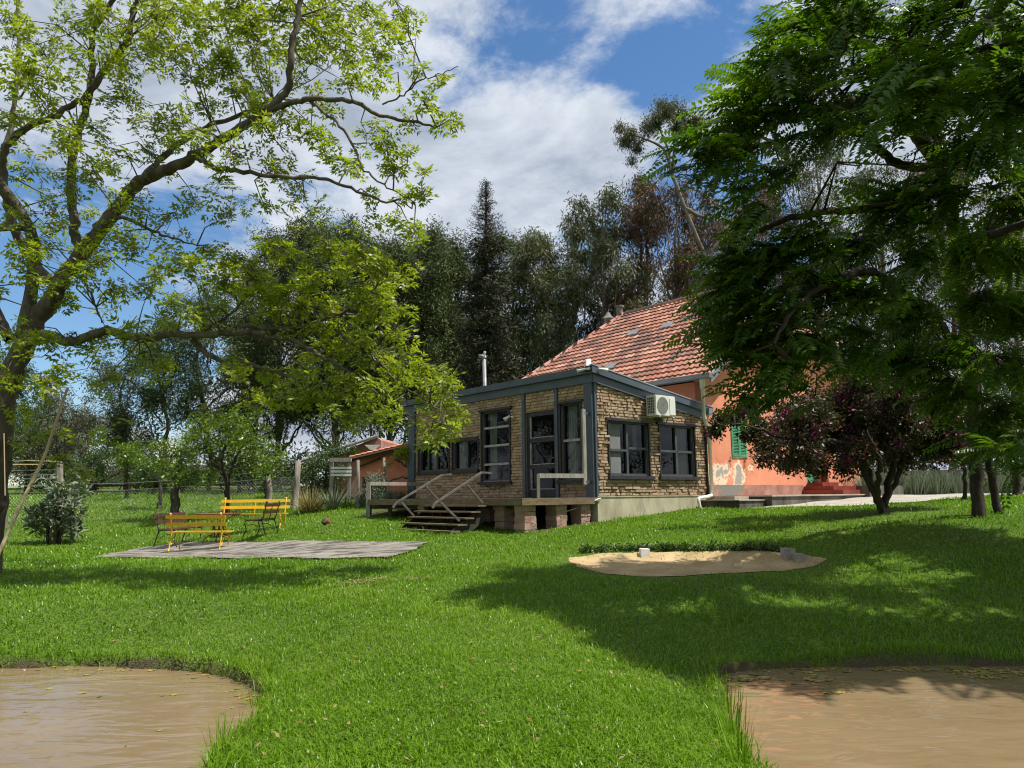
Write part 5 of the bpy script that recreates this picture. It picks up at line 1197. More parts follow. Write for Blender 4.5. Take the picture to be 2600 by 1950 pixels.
lb([(200,60),(360,130),(30,380),(120,640),(60,720),(160,830),(420,800),(330,960),(240,920)], 12.3, .4, .9, k1*0+.6, (0, 620))
lb([(420,1100),(550,1000),(650,1150),(800,1100),(480,1300),(620,1400),(300,1250),(750,1250),(380,900),(250,1000)], 15.2, .55, .6, k1)
# canopy beyond the frame: above and to the left, it shades the lawn
for c, r in (((-9.5, 11, 8.5), 1.6), ((-8, 9, 9), 1.5), ((-11, 13, 7), 1.6), ((-6.5, 10, 10.2), 1.5), ((-11, 10, 5.5), 1.3), ((-9.5, 12.5, 5), 1.0), ((-12, 15, 8), 1.8), ((-7, 13, 11), 1.6), ((-4, 11.5, 10.5), 1.2)):
    LB.append((np.array(c, float), r, .8))
tree('spring_tree', 'big spreading tree at the left edge with thick dark limbs and sparse bright spring leaves', ground_pt(-30, 1400, 13.2), LEFT, LB, TP_ROS, MT['leaf_left'], MT['bark'], dens=33, lscale=1.0, seeds_per=.18, sec_r=.014, tw_r=.0065, tilt=.5, shell=.15, wob=.012, sides=10)

# --- big tree at the right: glossy fronds, pale blossom clusters
k2 = .6028
def L2(pts, r0, r1): return limbD(pts, r0, r1, k2, (1700, 0))
tb_ = ground_pt(2479, 1264, 14.0)
RIGHT = [
 ([tb_-[0, 0, .2], R(2476, 1150, 14), R(2468, 1000, 13.8), R(2450, 800, 13.4), R(2425, 600, 13), R(2395, 430, 11.8)], .115, .10),
 ([ground_pt(2532, 1264, 14.2)-[0, 0, .2], R(2512, 1180, 14.2), R(2492, 1060, 14), R(2470, 900, 13.6)], .075, .06),
 L2([(1150, 700, 11.8), (1085, 620, 11.6), (1030, 550, 11.0), (980, 490, 10.8), (920, 440, 10.5), (800, 430, 10.1), (650, 455, 9.8), (520, 500, 9.6), (420, 470, 9.4)], .13, .04),
 L2([(1160, 700, 11.8), (1125, 580, 11.7), (1120, 480, 11.6), (1135, 360, 11.0), (1190, 250, 10.8), (1280, 140, 10.6), (1400, 20, 10.3), (1480, -80, 10.0)], .12, .07),
 L2([(1150, 700, 11.8), (1000, 700, 11.5), (900, 650, 11.0), (830, 580, 10.7), (720, 535, 10.4), (600, 560, 10.1), (430, 600, 9.8), (300, 640, 9.6)], .08, .02),
 L2([(1190, 250, 10.8), (1300, 210, 10.5), (1400, 190, 10.2), (1490, 170, 10.0)], .05, .03),
 L2([(1240, 1500, 13), (1100, 1330, 11.6), (930, 1200, 10.6), (830, 1140, 10.2), (700, 1190, 10.0), (590, 1240, 9.7), (500, 1340, 9.4), (440, 1450, 9.2)], .08, .015),
 L2([(1250, 1000, 13), (1450, 960, 11.0), (1560, 900, 10.5)], .08, .03),
 L2([(1280, 140, 10.6), (1200, -40, 9.8), (1050, -200, 9.0), (900, -300, 9.2)], .09, .04),
 L2([(1400, 20, 10.3), (1500, -300, 9.0), (1500, -500, 8.6)], .09, .04),
 L2([(1160, 760, 12.0), (1000, 850, 11.0), (800, 880, 10.4), (600, 900, 10.0), (400, 960, 9.7), (250, 1040, 9.4)], .07, .02),
]
RBL = []
def rb(pts, d, r, w=1.0):
    for x, y in pts: RBL.append((RD(x, y, d+rng.uniform(-.7, .7)+max(0, x-1750)*.0035), r*rng.uniform(.9, 1.12), w))
rb([(1660,170),(1635,250),(1615,330),(1690,260),(1720,120),(1760,40),(1820,120),(1760,200),(1850,40),(1900,160),(1800,280),(1700,370),(1920,60),(1990,100),(2060,40),(2130,110),(2190,60),(1960,200),(2110,200),(2180,200),(2030,160),(2170,300),(2100,330),(1880,250)], 9.8, .48, 1.25)
rb([(1625,235),(1630,410),(1608,330),(1645,470)], 9.4, .32, 1.4)
rb([(1605,600),(1585,680),(1645,560),(1640,640),(1700,560),(1700,690),(1640,740),(1780,520),(1800,620),(1780,740),(1880,530),(1900,640),(1880,740),(1980,440),(2000,560),(2000,680),(1980,780),(2080,420),(2100,530),(2110,650),(2080,760),(2180,430),(2190,540),(2200,660),(2180,780),(1700,790),(2060,840),(2160,880)], 10.4, .50, 1.9)
rb([(1640,850),(1690,850),(1760,840),(2170,960),(2120,930),(2200,1010),(1900,450),(2060,480)], 10.0, .28, 1.5)
# crown above and beyond the frame, whose shade lies across the lawn and the right pond
sh = [(1300,1500),(1400,1525),(1500,1545),(1600,1580),(1690,1620),(1790,1670),(1480,1490),(1620,1500),(1720,1560),(1800,1490),(1840,1610),(1900,1540),(1980,1640),(2000,1480),(2080,1560),(2160,1660),(2200,1500),(2280,1580),(2360,1660),(2400,1500),(2460,1590),(2550,1660),(2560,1520),(2650,1600),(2150,1720),(2300,1750),(2450,1790),(2600,1830),(2500,1720),(2650,1740),(2500,1440),(2650,1450),(1900,1700),(2020,1700),(1650,1640),(1720,1452),(1900,1446),(1990,1440),(1950,1446),(2350,1335),(2500,1325),(2580,1365),(2450,1400),(2560,1420),(2420,1350),(2200,1385),(2320,1400),(2620,1460),(2480,1470)]
for i, (px, py) in enumerate(sh):
    d = 8.0*(1450-1258+100)/(py-1258)+.4
    for _ in range(12):
        q = R(px, py, d); z = gz1(q[0], q[1]); d *= .5+.5*(CH-z)/max(.05, (CH-q[2]))
    q = R(px, py, d); h = [5.6, 6.4, 7.4, 8.2][i % 4]; k = (h-q[2])/SUNV[2]
    RBL.append((q+SUNV*k, .62, 1.15))
def frond_rot(q): 
    c = np.array([7.0, 11.0]); out = np.arctan2(q[:, 1]-c[1], q[:, 0]-c[0]); return rand_rot(len(q), .38, out)
def blossoms(t, S):
    nb = NB(); v, f = tpl_clump(18, .13, .035, .03, .2); idx = rng.choice(len(S), 520, False); scatter(nb, (v, f), S[idx]+rng.normal(0, .15, (520, 3)), rand_rot(520, .5), rng.uniform(.6, 1.1, 520))
    o = nb.build('blossom', MT['flower'], t); o['kind'] = 'stuff'
tree('frond_tree', 'big dark leafed tree filling the right side with long feathery fronds and pale blossom clusters', tb_, RIGHT, RBL, TP_FROND, MT['leaf_right'], MT['bark_dark'], dens=98, lscale=1.0, seeds_per=.045, sec_r=.020, tw_r=.006, rot=frond_rot, shell=.25, extra_parts=blossoms, wob=.012, sides=10)

# --- purple flowered bougainvillea tree in front of the house
bg = ground_pt(2235, 1303, 15.5)
def BT(pts, r0, r1): return ([bg+np.array([rng.uniform(-.3, .3), rng.uniform(-.15, .15), -.1])]+[RD(*p) for p in pts], r0, r1)
BL = [(RD(x, y, 15.6+rng.uniform(-1.2, 1.2)), r, w) for x, y, r, w in ((1690,930,.55,1),(1660,960,.42,1),(1730,980,.5,1),(1740,900,.62,1),(1790,950,.6,1),(1800,870,.6,1),(1850,910,.6,1),(1850,980,.45,1),(1900,880,.6,1),(1900,960,.5,1),(1950,920,.6,1),(1990,880,.6,1),(2010,960,.5,1),(2050,920,.55,1),(1760,1010,.3,1),(1700,1000,.3,1),(1820,1010,.28,1),(1940,990,.35,1),(1650,990,.22,1),(2060,970,.35,1),(1940,840,.55,.9),(1860,830,.5,.9),(2030,850,.5,.9))]
BL += [(RD(x, y, 15.2), .16, 2.2) for x, y in ((1590,900),(1560,905),(1620,885),(1545,930),(1640,920),(1620,940))]
tree('bougainvillea', 'wide dark bougainvillea tree with purple flowers in front of the orange house', bg,
     [BT([(1878,1040,15.5),(1862,970,15.4),(1840,900,15.3)], .085, .05), BT([(1918,1050,15.6),(1935,980,15.6),(1950,900,15.6)], .085, .05), BT([(1860,1000,15.3),(1820,960,15),(1760,950,14.8),(1700,950,14.7),(1620,920,14.8),(1550,915,15)], .06, .01), BT([(1935,1040,15.8),(1965,970,16),(2010,930,16)], .06, .04), BT([(1895,1060,15.3),(1900,1000,15),(1870,930,14.8)], .07, .03)],
     BL, TP_SM, MT['leaf_boug'], MT['bark_dark'], dens=620, lscale=.85, seeds_per=.05, sec_r=.015, tw_r=.004, shell=.3, tilt=.8)

# --- woods behind: eucalyptus row, cedar, conifer
def big_tree(name, label, cx, topy, hw, d, lm, bm, tps, dens=3.2, ls=1.0, group='trees of the wood behind the house', basey=1060, nbl=26, fill=.35, crown_lo=1.0, shape=None, lean=0, boty=None):
    b = RD(cx, basey, d); b[2] = gz1(b[0], b[1]) if abs(b[0]) < 30 else 1.6
    top = RD(cx+lean, topy, d); H = top[2]-b[2]; rw = hw*1.75*d/1662
    blobs = []; limbs = [([b-[0, 0, .3], b*.65+top*.35+rng.normal(0, .25, 3), b*.3+top*.7+rng.normal(0, .3, 3), top-[0, 0, H*.06]], .009*H+.04, .03)]
    for i in range(nbl):
        f = 1-(i/nbl)**.85*crown_lo*.72; env = math.sin(min(1, (1-f)*2.3+.22)*math.pi/2)
        if f < .35: env *= .75
        a = rng.uniform(0, 2*math.pi); rr = rw*env*rng.uniform(.25, .95)
        c = b+(top-b)*f+np.array([math.cos(a)*rr, math.sin(a)*rr, rng.uniform(-.03, .03)*H]); r = rw*rng.uniform(.26, .42)
        c[2] = min(c[2], top[2]-r*.7)
        blobs.append((c, r, 1.0/(r*.35+.65)))
        if i % 2 == 0: limbs.append(([b+(top-b)*max(.12, f-.28), b*.5+c*.5+[0, 0, H*(f*.5-.06)]*1, c][0:1]+[(b+(top-b)*max(.12, f-.28))*.45+c*.55+[0, 0, -.03*H], c], .003*H+.02, .015))
    return tree(name, label, b, limbs, blobs, tps, lm, bm, group=group, dens=dens, lscale=ls, seeds_per=.022, sec_r=.03, tw_r=.009, twig=True, shell=.25, flat=1.0, sides=6, wob=.06, tilt=.5)
EU = [ # cx, top, halfwidth, depth, leaf, label
 (1185, 500, 62, 50, 'leaf_euc', 'slender eucalyptus just right of the spiky conifer'),
 (1245, 480, 60, 54, 'leaf_euc', 'eucalyptus above the ridge left end of the orange house roof'),
 (1300, 405, 66, 50, 'leaf_euc', 'tall eucalyptus left of the reddish one behind the roof'),
 (1385, 385, 68, 52, 'leaf_euc_brown', 'reddish brown eucalyptus directly behind the chimney'),
 (1460, 395, 72, 49, 'leaf_euc_brown', 'reddish eucalyptus under the tallest bare trunked one'),
 (1540, 470, 64, 55, 'leaf_euc', 'airy eucalyptus seen through the gap left of the frond tree'),
 (1640, 400, 80, 58, 'leaf_euc_brown', 'eucalyptus seen between the two halves of the frond tree crown'),
 (1760, 300, 80, 60, 'leaf_euc', 'eucalyptus behind the upper limbs of the frond tree'),
 (1900, 350, 90, 56, 'leaf_euc', 'eucalyptus mostly hidden behind the right hand trunk'),
 (2060, 330, 90, 60, 'leaf_euc_brown', 'eucalyptus near the right edge behind the frond tree'),
 (2200, 380, 80, 55, 'leaf_euc', 'rightmost eucalyptus behind the stone wall'),
]
for cx, ty, hw, d, lm, lab in EU:
    big_tree('eucalyptus_tree', lab, cx, ty, hw, d, MT[lm], MT['bark_euc'], TP_EUC, dens=15 if cx > 1500 else 22, ls=1.1, nbl=38)
# the tall one that stands clear of the others
b = RD(1500, 1060, 47); b[2] = 1.6
te_l = [([b, RD(1560, 700, 47), RD(1475, 440, 47), RD(1450, 370, 47), RD(1440, 330, 47)], .17, .08), ([RD(1452, 380, 47), RD(1462, 300, 47), RD(1490, 250, 47)], .12, .04), ([RD(1446, 350, 47), RD(1430, 320, 47), RD(1395, 300, 46.5), RD(1350, 290, 46)], .10, .03), ([RD(1448, 340, 47), RD(1430, 290, 47), RD(1420, 260, 47)], .08, .03), ([RD(1480, 450, 47), RD(1540, 470, 47), RD(1600, 400, 47)], .14, .05), ([RD(1530, 560, 47), RD(1580, 480, 47), RD(1640, 430, 47)], .12, .04)]
te_b = [(RD(x, y, 47+rng.uniform(-1, 1)), r*.028, 1.2) for x, y, r in ((1440,240,30),(1420,262,28),(1465,245,30),(1490,270,28),(1400,275,24),(1365,290,26),(1350,305,22),(1375,320,20),(1365,345,14),(1500,300,24),(1460,275,22),(1340,275,18),(1430,228,20),(1510,260,20))]
tree('eucalyptus_tree', 'tallest eucalyptus with a bare curving trunk and umbrella crown against the clouds', b, te_l, te_b, TP_EUC, MT['leaf_euc'], MT['bark_euc'], group='trees of the wood behind the house', dens=95, lscale=.68, seeds_per=.12, sec_r=.04, tw_r=.012, shell=.2, flat=1.0)
CE = [(720, 480, 105, 44, 'wide grey green tree behind the end of the bright low branch'),
 (830, 525, 80, 46, 'broad dull green tree above the orange shed'),
 (920, 505, 75, 48, 'dull green tree left of the spiky conifer with a rounded top'),
 (985, 520, 50, 50, 'narrow dull green tree touching the spiky conifer on its left'),
 (1110, 505, 62, 52, 'dull green tree touching the spiky conifer on its right'),
 (600, 500, 70, 52, 'grey brown tree with a thin top behind the left tree branches')]
for i, (cx, ty, hw, d, lab) in enumerate(CE):
    big_tree('grey_green_tree', lab, cx, ty, hw, d, MT['leaf_cedar'], MT['bark_far'], TP_CED, dens=24, ls=1.25, nbl=54)
LF = [(-1180, -60, 170, 16, 'leaf_mid', 'added tree out of view far left and nearest the camera for dark window reflections'), (-560, 260, 190, 22, 'leaf_mid', 'added dense tree out of view on the left for dark window reflections'), (-320, 380, 180, 29, 'leaf_hedge', 'added dark tree just out of view on the left for dark window reflections'), (60, 870, 90, 60, 'leaf_mid', 'low bushy tree at the far left behind the clothes line'), (190, 880, 70, 55, 'leaf_grey', 'greyish half bare tree left of the distant white building'), (350, 690, 75, 48, 'leaf_cedar', 'thin crowned tree left of the citrus tree'),  # first three: unseen trees added so the window panes reflect dark
      (455, 640, 80, 46, 'leaf_mid', 'tall loose tree above the citrus tree'), (540, 660, 60, 44, 'leaf_cedar', 'dark slim tree right above the citrus tree'), (270, 780, 50, 50, 'leaf_grey', 'small grey crowned tree above the distant white building'), (-40, 760, 80, 52, 'leaf_mid', 'tree cut by the left edge of the picture'), (130, 820, 45, 46, 'leaf_grey', 'thin grey tree behind the bamboo pole')]
for cx, ty, hw, d, lm, lab in LF:
    big_tree('garden_tree', lab, cx, ty, hw, d, MT[lm], MT['bark_far'], TP_CED, dens=15 if lm != 'leaf_grey' else 8, ls=1.1, nbl=30, group='trees of the garden at the far left')
# spiky conifer
def conifer():
    d = 38; b = RD(1052, 1060, d); b[2] = 1.5; top = RD(1050, 395, d); H = top[2]-b[2]
    t = thing('spiky_conifer', 'tall dark conifer with a sparse spiky top rising above the wood', 'tree', b, 'trees of the wood behind the house')
    wood = NB(); K = 20; p = np.array([b+(top-b)*i/(K-1) for i in range(K)]); v, f = tubes(p[None], (np.linspace(.34, .03, K))[None], 8); wood.add(v, f)
    S = []; PP = []; RR = []
    z = 0.06
    while z < .985:
        n = 6; prof = (1-z); L = (H*.17*prof**.75+.12)
        if z > .78: L = .10+(1-z)*5.2
        if z > .965: L = .16
        for k in range(n):
            a = rng.uniform(0, 2*math.pi); l = L*rng.uniform(.55, 1.15)
            if .80 < z < .93 and rng.random() < .10: l *= rng.uniform(1.3, 1.8)
            o = b+(top-b)*z; dr = np.array([math.cos(a), math.sin(a), 0]); up = .28 if z > .7 else -.05
            m = o+dr*l*.5+[0, 0, l*(up*.3)]; e = o+dr*l+[0, 0, l*up]
            PP.append([o, m, e]); RR.append([.05*prof+.015, .03*prof+.01, .01])
            q = max(2, int(l*5))
            for j in range(q):
                s = (j+.6)/q; c = o*(1-s)**2+2*m*s*(1-s)+e*s*s; S.append(c+rng.normal(0, .10+.10*prof, 3)*[1, 1, .6])
        z += .0125 if z < .8 else .016
    for j in range(14): S.append(top+rng.normal(0, .12, 3)+[0, 0, -.05])
    v, f = tubes(np.array(PP), np.array(RR), 4); wood.add(v, f); wood.build('trunk', MT['bark_dark'], t, smooth=True)
    S = np.array(S); tp = tpl_clump(20, .24, .15, .04, .1); cr = NB(); zz = np.clip((S[:, 2]-b[2])/H, 0, 1)
    scatter(cr, tp, S, rand_rot(len(S), .6), np.where(zz > .8, .8, 1.35)*rng.uniform(.8, 1.2, len(S))); cr.build('crown', MT['leaf_conifer'], t)
conifer()
# dark undergrowth filling the foot of the wood: individual big shrubs
SH_ = [(640, 1010, 60, 33, 'leaf_hedge', 'dark round shrub left of the pergola'), (580, 985, 55, 36, 'leaf_hedge', 'dark shrub right behind the citrus tree'), (720, 930, 60, 38, 'leaf_hedge', 'dark shrub above the pink shed roof'), (800, 900, 60, 38, 'leaf_hedge', 'dark shrub above the orange shed'), (880, 880, 60, 36, 'leaf_hedge', 'dark shrub behind the left end of the brick annex'), (980, 900, 70, 40, 'leaf_hedge', 'dark shrub behind the steel flue pipe'), (1100, 880, 70, 40, 'leaf_mid', 'green shrub behind the left corner of the tile roof'), (1180, 860, 60, 44, 'leaf_hedge', 'dark shrub behind the roof left of the chimney'),
       (300, 985, 55, 42, 'leaf_mid', 'green shrub left of the citrus tree'), (210, 1000, 45, 44, 'leaf_mid', 'bright green shrub behind the broad leafed plant'), (60, 990, 70, 45, 'leaf_mid', 'green shrub behind the clothes line wires'), (400, 1010, 40, 44, 'leaf_hedge', 'dark shrub under the citrus tree crown'), (130, 960, 50, 50, 'leaf_grey', 'grey twiggy shrub behind the bamboo pole'), (520, 960, 70, 42, 'leaf_hedge', 'dark shrub mass above the citrus tree'), (700, 1010, 45, 34, 'leaf_mid', 'shrub between the dark round shrub and the pergola'), (1250, 820, 60, 46, 'leaf_hedge', 'dark shrub behind the chimney'),
       (1500, 850, 60, 50, 'leaf_hedge', 'dark shrub far behind the orange house'), (2000, 1000, 70, 40, 'leaf_hedge', 'dark shrub behind the bougainvillea trunks'), (2110, 960, 80, 38, 'leaf_hedge', 'dark shrub behind the stone wall near the right edge'), (2210, 960, 80, 36, 'leaf_hedge', 'dark shrub above the stone wall at the right edge'), (1920, 960, 70, 42, 'leaf_hedge', 'dark shrub behind the bougainvillea crown'), (2060, 820, 90, 44, 'leaf_hedge', 'tall dark shrub behind the trunk of the frond tree'), (2200, 800, 90, 44, 'leaf_hedge', 'tall dark shrub at the right edge behind the frond tree')]
for cx, cy, r, d, lm, lab in SH_:
    c = RD(cx, cy, d); b = np.array([c[0], c[1], gz1(c[0], c[1])]); rr = r*d/1662; bl = []
    h = c[2]+rr*.8-b[2]
    for i in range(16):
        a = rng.uniform(0, 6.28); q = rr*rng.uniform(.1, .8); z = b[2]+h*rng.uniform(.12, .85); bl.append((np.array([c[0]+q*math.cos(a), c[1]+q*math.sin(a), z]), rr*rng.uniform(.4, .6)))
    tree('garden_shrub', lab, b, [([b-[0, 0, .2], b+[rng.uniform(-.2, .2), 0, h*.35], b+[0, 0, h*.7]], .12, .04)], bl, TP_MID, MT[lm], MT['bark_dark'], cat='shrub', group='shrubs at the foot of the wood', dens=(15 if cx > 1900 else 9) if lm != 'leaf_grey' else 4, lscale=1.15, seeds_per=.06, sec_r=.03, tw_r=.008, shell=.5)

# --- small garden trees
cb = ground_pt(577, 1297, 26.5)
def CT(pts, r0, r1): return ([cb-[0, 0, .1]]+[RD(*p) for p in pts], r0, r1)
tree('citrus_tree', 'small round citrus tree with bright yellow green leaves behind the benches', cb,
     [CT([(492,1060,26.5),(488,1030,26.5),(460,1000,26.5),(440,960,26.5)], .10, .03), CT([(490,1050,26.5),(500,1010,26.5),(520,970,26.5)], .09, .03), CT([(488,1040,26.3),(480,990,26),(490,940,26)], .07, .03)],
     [(RD(x, y, 26.5+rng.uniform(-1.2, 1.2)), r) for x, y, r in ((400,990,.75),(440,960,.8),(380,1020,.55),(490,930,.75),(540,950,.8),(580,980,.6),(470,1000,.7),(530,1000,.7),(570,1020,.5),(420,1030,.5),(350,1000,.5),(500,960,.8),(440,920,.6),(520,905,.5),(600,1005,.35),(450,1035,.4))],
     TP_SM, MT['leaf_citrus'], MT['bark_dark'], dens=75, lscale=1.25, seeds_per=.06, sec_r=.02, tw_r=.006, group='small trees behind the fence')
c2 = ground_pt(442, 1309, 27.4)
tree('citrus_tree', 'thick leaning trunk with a small green crown left of the citrus tree', c2, [([c2-[0, 0, .1], RD(378, 1070, 27.4), RD(382, 1020, 27.4), RD(390, 990, 27.4)], .17, .12)],
     [(RD(x, y, 27.6+rng.uniform(-.8, .8)), r) for x, y, r in ((370,985,.6),(340,1010,.4),(400,960,.6),(350,960,.5))], TP_SM, MT['leaf_citrus'], MT['bark'], dens=60, lscale=1.2, group='small trees behind the fence')
for px, py, d, cx, cy, lm, lab in ((322, 1264, 38, 272, 990, 'leaf_citrus', 'small bright tree on a thin trunk under the distant white building'), (403, 1296, 31, 345, 1040, 'leaf_mid', 'ivy covered thin trunk left of the leaning trunk'), (230, 1250, 42, 195, 1010, 'leaf_mid', 'small green tree right of the broad leafed plant')):
    b = ground_pt(px, py, d); tree('small_tree', lab, b, [([b-[0, 0, .1], RD(px/1.175+3, cy+40, d), RD(cx, cy, d)], .11, .04)], [(RD(cx+rng.uniform(-38, 38), cy+rng.uniform(-28, 22), d+rng.uniform(-.8, .8)), rng.uniform(.4, .65)) for _ in range(9)], TP_SM, MT[lm], MT['bark_dark'], dens=45, lscale=1.4, group='small trees behind the fence')
# right side small trunks
for (bx, by, tx, ty, d, r, lab) in ((2583, 1262, 2570, 1150, 19, .12, 'short dark trunk at the right edge'), (2448, 1255, 2440, 1130, 17.5, .05, 'thin dark stem left of the main right trunk')):
    b = ground_pt(bx, by, d); q = R(tx, ty, d); tree('young_tree', lab, b, [([b-[0, 0, .1], (b+q)/2+[.04, 0, 0], q], r, r*.6)], [(q+rng.normal(0, .5, 3)+[0, 0, .4], .5) for _ in range(6)], TP_MID, MT['leaf_hedge'], MT['bark_dark'], dens=26, lscale=.8, group='young trees at the right edge')

# broad leafed grey plant on the left
def tpl_big(n, L, w, el0, el1, r=rng, droop=.2):
    V = []; F = []; o = 0
    for k in range(n):
        a = r.uniform(0, 6.28); el = r.uniform(el0, el1); D = np.array([math.cos(a)*math.cos(el), math.sin(a)*math.cos(el), math.sin(el)])
        v, f = leaflet(np.zeros(3)+D*.03, D, np.array([-D[0]*D[2], -D[1]*D[2], 1-D[2]**2])+r.normal(0, .1, 3), L*r.uniform(.7, 1.15), w, .15); V.append(v); F.append(f+o); o += len(v)
    return np.vstack(V), np.vstack(F)
pb = ground_pt(140, 1322, 22.5); t = thing('broad_leafed_plant', 'big shrubby plant with broad grey green leaves left of the benches', 'plant', pb)
S = []
for _ in range(150):
    a = rng.uniform(0, 6.28); q = rng.random()**.5; S.append(pb+[math.cos(a)*q*.72, math.sin(a)*q*.6, (.12+(1.75*rng.random()**.8)*(1-.55*q*rng.random()))])
S = np.array(S); nb = NB(); scatter(nb, tpl_big(8, .30, .085, -.4, 1.2), S, rand_rot(len(S), .5), rng.uniform(.7, 1.2, len(S))); nb.build('leaves', MT['leaf_cactus'], t)
nb = NB()
for _ in range(14): a = rng.uniform(0, 6.28); q = rng.uniform(.1, .6); e = pb+[math.cos(a)*q, math.sin(a)*q, rng.uniform(.7, 1.5)]; nb.tube([pb+[math.cos(a)*q*.4, math.sin(a)*q*.4, -.05], (pb+e)/2, e], [.035, .03, .02], 5)
nb.build('stem', MT['bark'], t)
# tuft plants near the pergola
def tuft(name, label, p, n, L, w, lean, m, curve=.6, kind=None, group=None, spread=.12):
    t = thing(name, label, 'plant', p, group); nb = NB()
    V = []; F = []; o = 0; rr = []
    for k in range(n):
        a = rng.uniform(0, 6.28); D = np.array([math.cos(a), math.sin(a), 0]); s = np.array([-D[1], D[0], 0]); l = L*rng.uniform(.55, 1.1); ln = rng.uniform(.1, 1)*lean
        b = p+D*spread*rng.random()+[0, 0, -.03]; seg = 5
        for i in range(seg+1):
            x = i/seg; c = b+D*l*ln*x*(1-.0*x)+np.array([0, 0, l*(x*math.sqrt(max(.05, 1-ln*ln*.5))-curve*ln*x*x*.55)]); ww = w*(1-x**2*.95)/2; V += [c-s*ww, c+s*ww]
        F += [[o+2*i, o+2*i+1, o+2*i+3, o+2*i+2] for i in range(seg)]; rr += [rng.random()]*seg; o += 2*(seg+1)
    nb.add(np.array(V), np.array(F), np.array(rr)); nb.build('blades', m, t); return t
tuft('fountain_grass', 'pale feathery fountain grass at the foot of the leaning timber post', ground_pt(789, 1287, 24.8), 420, 1.05, .02, 1.0, MT['leaf_straw'], .9, spread=.3)
tuft('agave', 'spiky dark agave between the fountain grass and the trellis', ground_pt(845, 1283, 24.5), 46, .95, .07, .8, MT['leaf_cactus'], .2)
tuft('fountain_grass', 'low strappy plant at the foot of the trellis right post', ground_pt(880, 1282, 24.6), 90, .55, .03, 1.0, MT['leaf_mid'], .8)
def shrub(name, label, cat, base, blobs, tps, lm, dens, ls, group=None):
    b = np.array(base); return tree(name, label, b, [([b-[0, 0, .1], b+[0, 0, .2], b+[.05, 0, .4]], .03, .015)], blobs, tps, lm, MT['bark_dark'], cat=cat, dens=dens, lscale=ls, group=group, seeds_per=.05, sec_r=.008, tw_r=.003, shell=.3)
TP_NEED = [tpl_clump(24, .12, .10, .012, -.6) for _ in range(3)]
shrub('lavender_bush', 'grey green lavender bush behind the left deck railing', 'bush', ground_pt(955, 1280, 24.2), [(R(x, y, 24.2+rng.uniform(-.3, .3)), r) for x, y, r in ((925,1262,.32),(945,1255,.38),(970,1260,.38),(990,1265,.3),(955,1225,.30),(940,1218,.2),(970,1222,.25),(915,1270,.25))], TP_NEED, MT['leaf_silver'], 330, 1.1)
shrub('low_bush', 'low green bush beside the left corner post of the annex', 'bush', ground_pt(1015, 1280, 24.4), [(R(x, y, 24.3), .28) for x, y in ((1005,1266),(1022,1262),(1035,1268),(1048,1262))], TP_SM, MT['leaf_mid'], 180, .7)
# vine over the pink shed
shrub('climbing_vine', 'dark green vine climbing over the pink shed and its grey roof', 'vine', R(800, 1270, 28), [(R(x, y, 27.9+rng.uniform(-.4, .4)), r) for x, y, r in ((780,1200,.5),(800,1180,.5),(820,1165,.5),(845,1150,.45),(865,1145,.42),(890,1148,.35),(775,1230,.5),(805,1220,.5),(835,1200,.5),(830,1235,.5),(795,1250,.45),(850,1180,.4),(860,1215,.35),(905,1150,.2),(765,1250,.4),(850,1245,.4))], TP_SM, MT['leaf_mid'], 115, .9)
vb = ground_pt(1046, 1275, 24.6)
tree('shed_creeper', 'bright green creeper on a bare curved stem against the orange shed wall', vb, [([vb, R(1040, 1230, 24.6), R(1050, 1215, 24.6), R(1015, 1213, 24.7), R(985, 1225, 24.8)], .035, .02), ([vb, R(1046, 1200, 24.6), R(1020, 1178, 24.7), R(1012, 1160, 24.7), R(1030, 1150, 24.6)], .035, .02)],
     [(R(x, y, 24.5), r, 1) for x, y, r in ((1020,1150,.17),(1032,1158,.2),(1028,1142,.15),(1012,1158,.13),(1040,1150,.18),(1035,1168,.12),(988,1178,.10))], TP_SM, MT['leaf_left'], MT['bark'], cat='vine', dens=420, lscale=.8)
# grey grassy hedge in front of the stone wall
for i, (px, py) in enumerate(((2210,1250),(2265,1249),(2320,1247),(2375,1246),(2430,1245),(2510,1243),(2565,1242),(2610,1241))):
    b = R(px, py, 25.8); b[2] = 1.22
    tuft('feathery_bush', ['feathery grey green bush first in the row right of the bougainvillea trunks','feathery bush second in the row before the stone wall','feathery bush third in the row before the stone wall','feathery bush fourth in the row before the stone wall','feathery bush left of the frond tree trunk','feathery bush right of the leaning second trunk','feathery bush left of the short edge trunk','feathery bush cut by the right edge'][i], b, 340, 1.0, .028, .75, MT['leaf_silver'], .3, group='row of feathery bushes before the stone wall', spread=.45)

# ------------------------------------------------------------------ ground litter under the bougainvillea, weeds, floating leaves, pond tufts
def lily(poly, name, label, n, near):
    nb = NB(); c = 0; v, f = [], []
    pts = []
    while len(pts) < n:
        k = near[rng.integers(len(near))]; p = onz(k[0]+rng.normal(0, k[2]), k[1]+rng.normal(0, k[3]), WZ)
        if sdf(poly, np.array([p[0]]), np.array([p[1]]))[0] > .02: pts.append(p)
    th = np.linspace(0, 2*np.pi, 9)[:-1]
    for p in pts:
        r = rng.uniform(.012, .045); e = rng.uniform(.3, .9); a = rng.uniform(0, 3.1)
        x = r*np.cos(th); y = r*e*np.sin(th); V = np.column_stack([p[0]+x*math.cos(a)-y*math.sin(a), p[1]+x*math.sin(a)+y*math.cos(a), np.full(8, WZ+.006)+rng.normal(0, .002, 8)])
        nb.add(V, [list(range(8))])
    o = nb.build(name, MT['lily']); tag(o, label, 'leaves', kind='stuff')
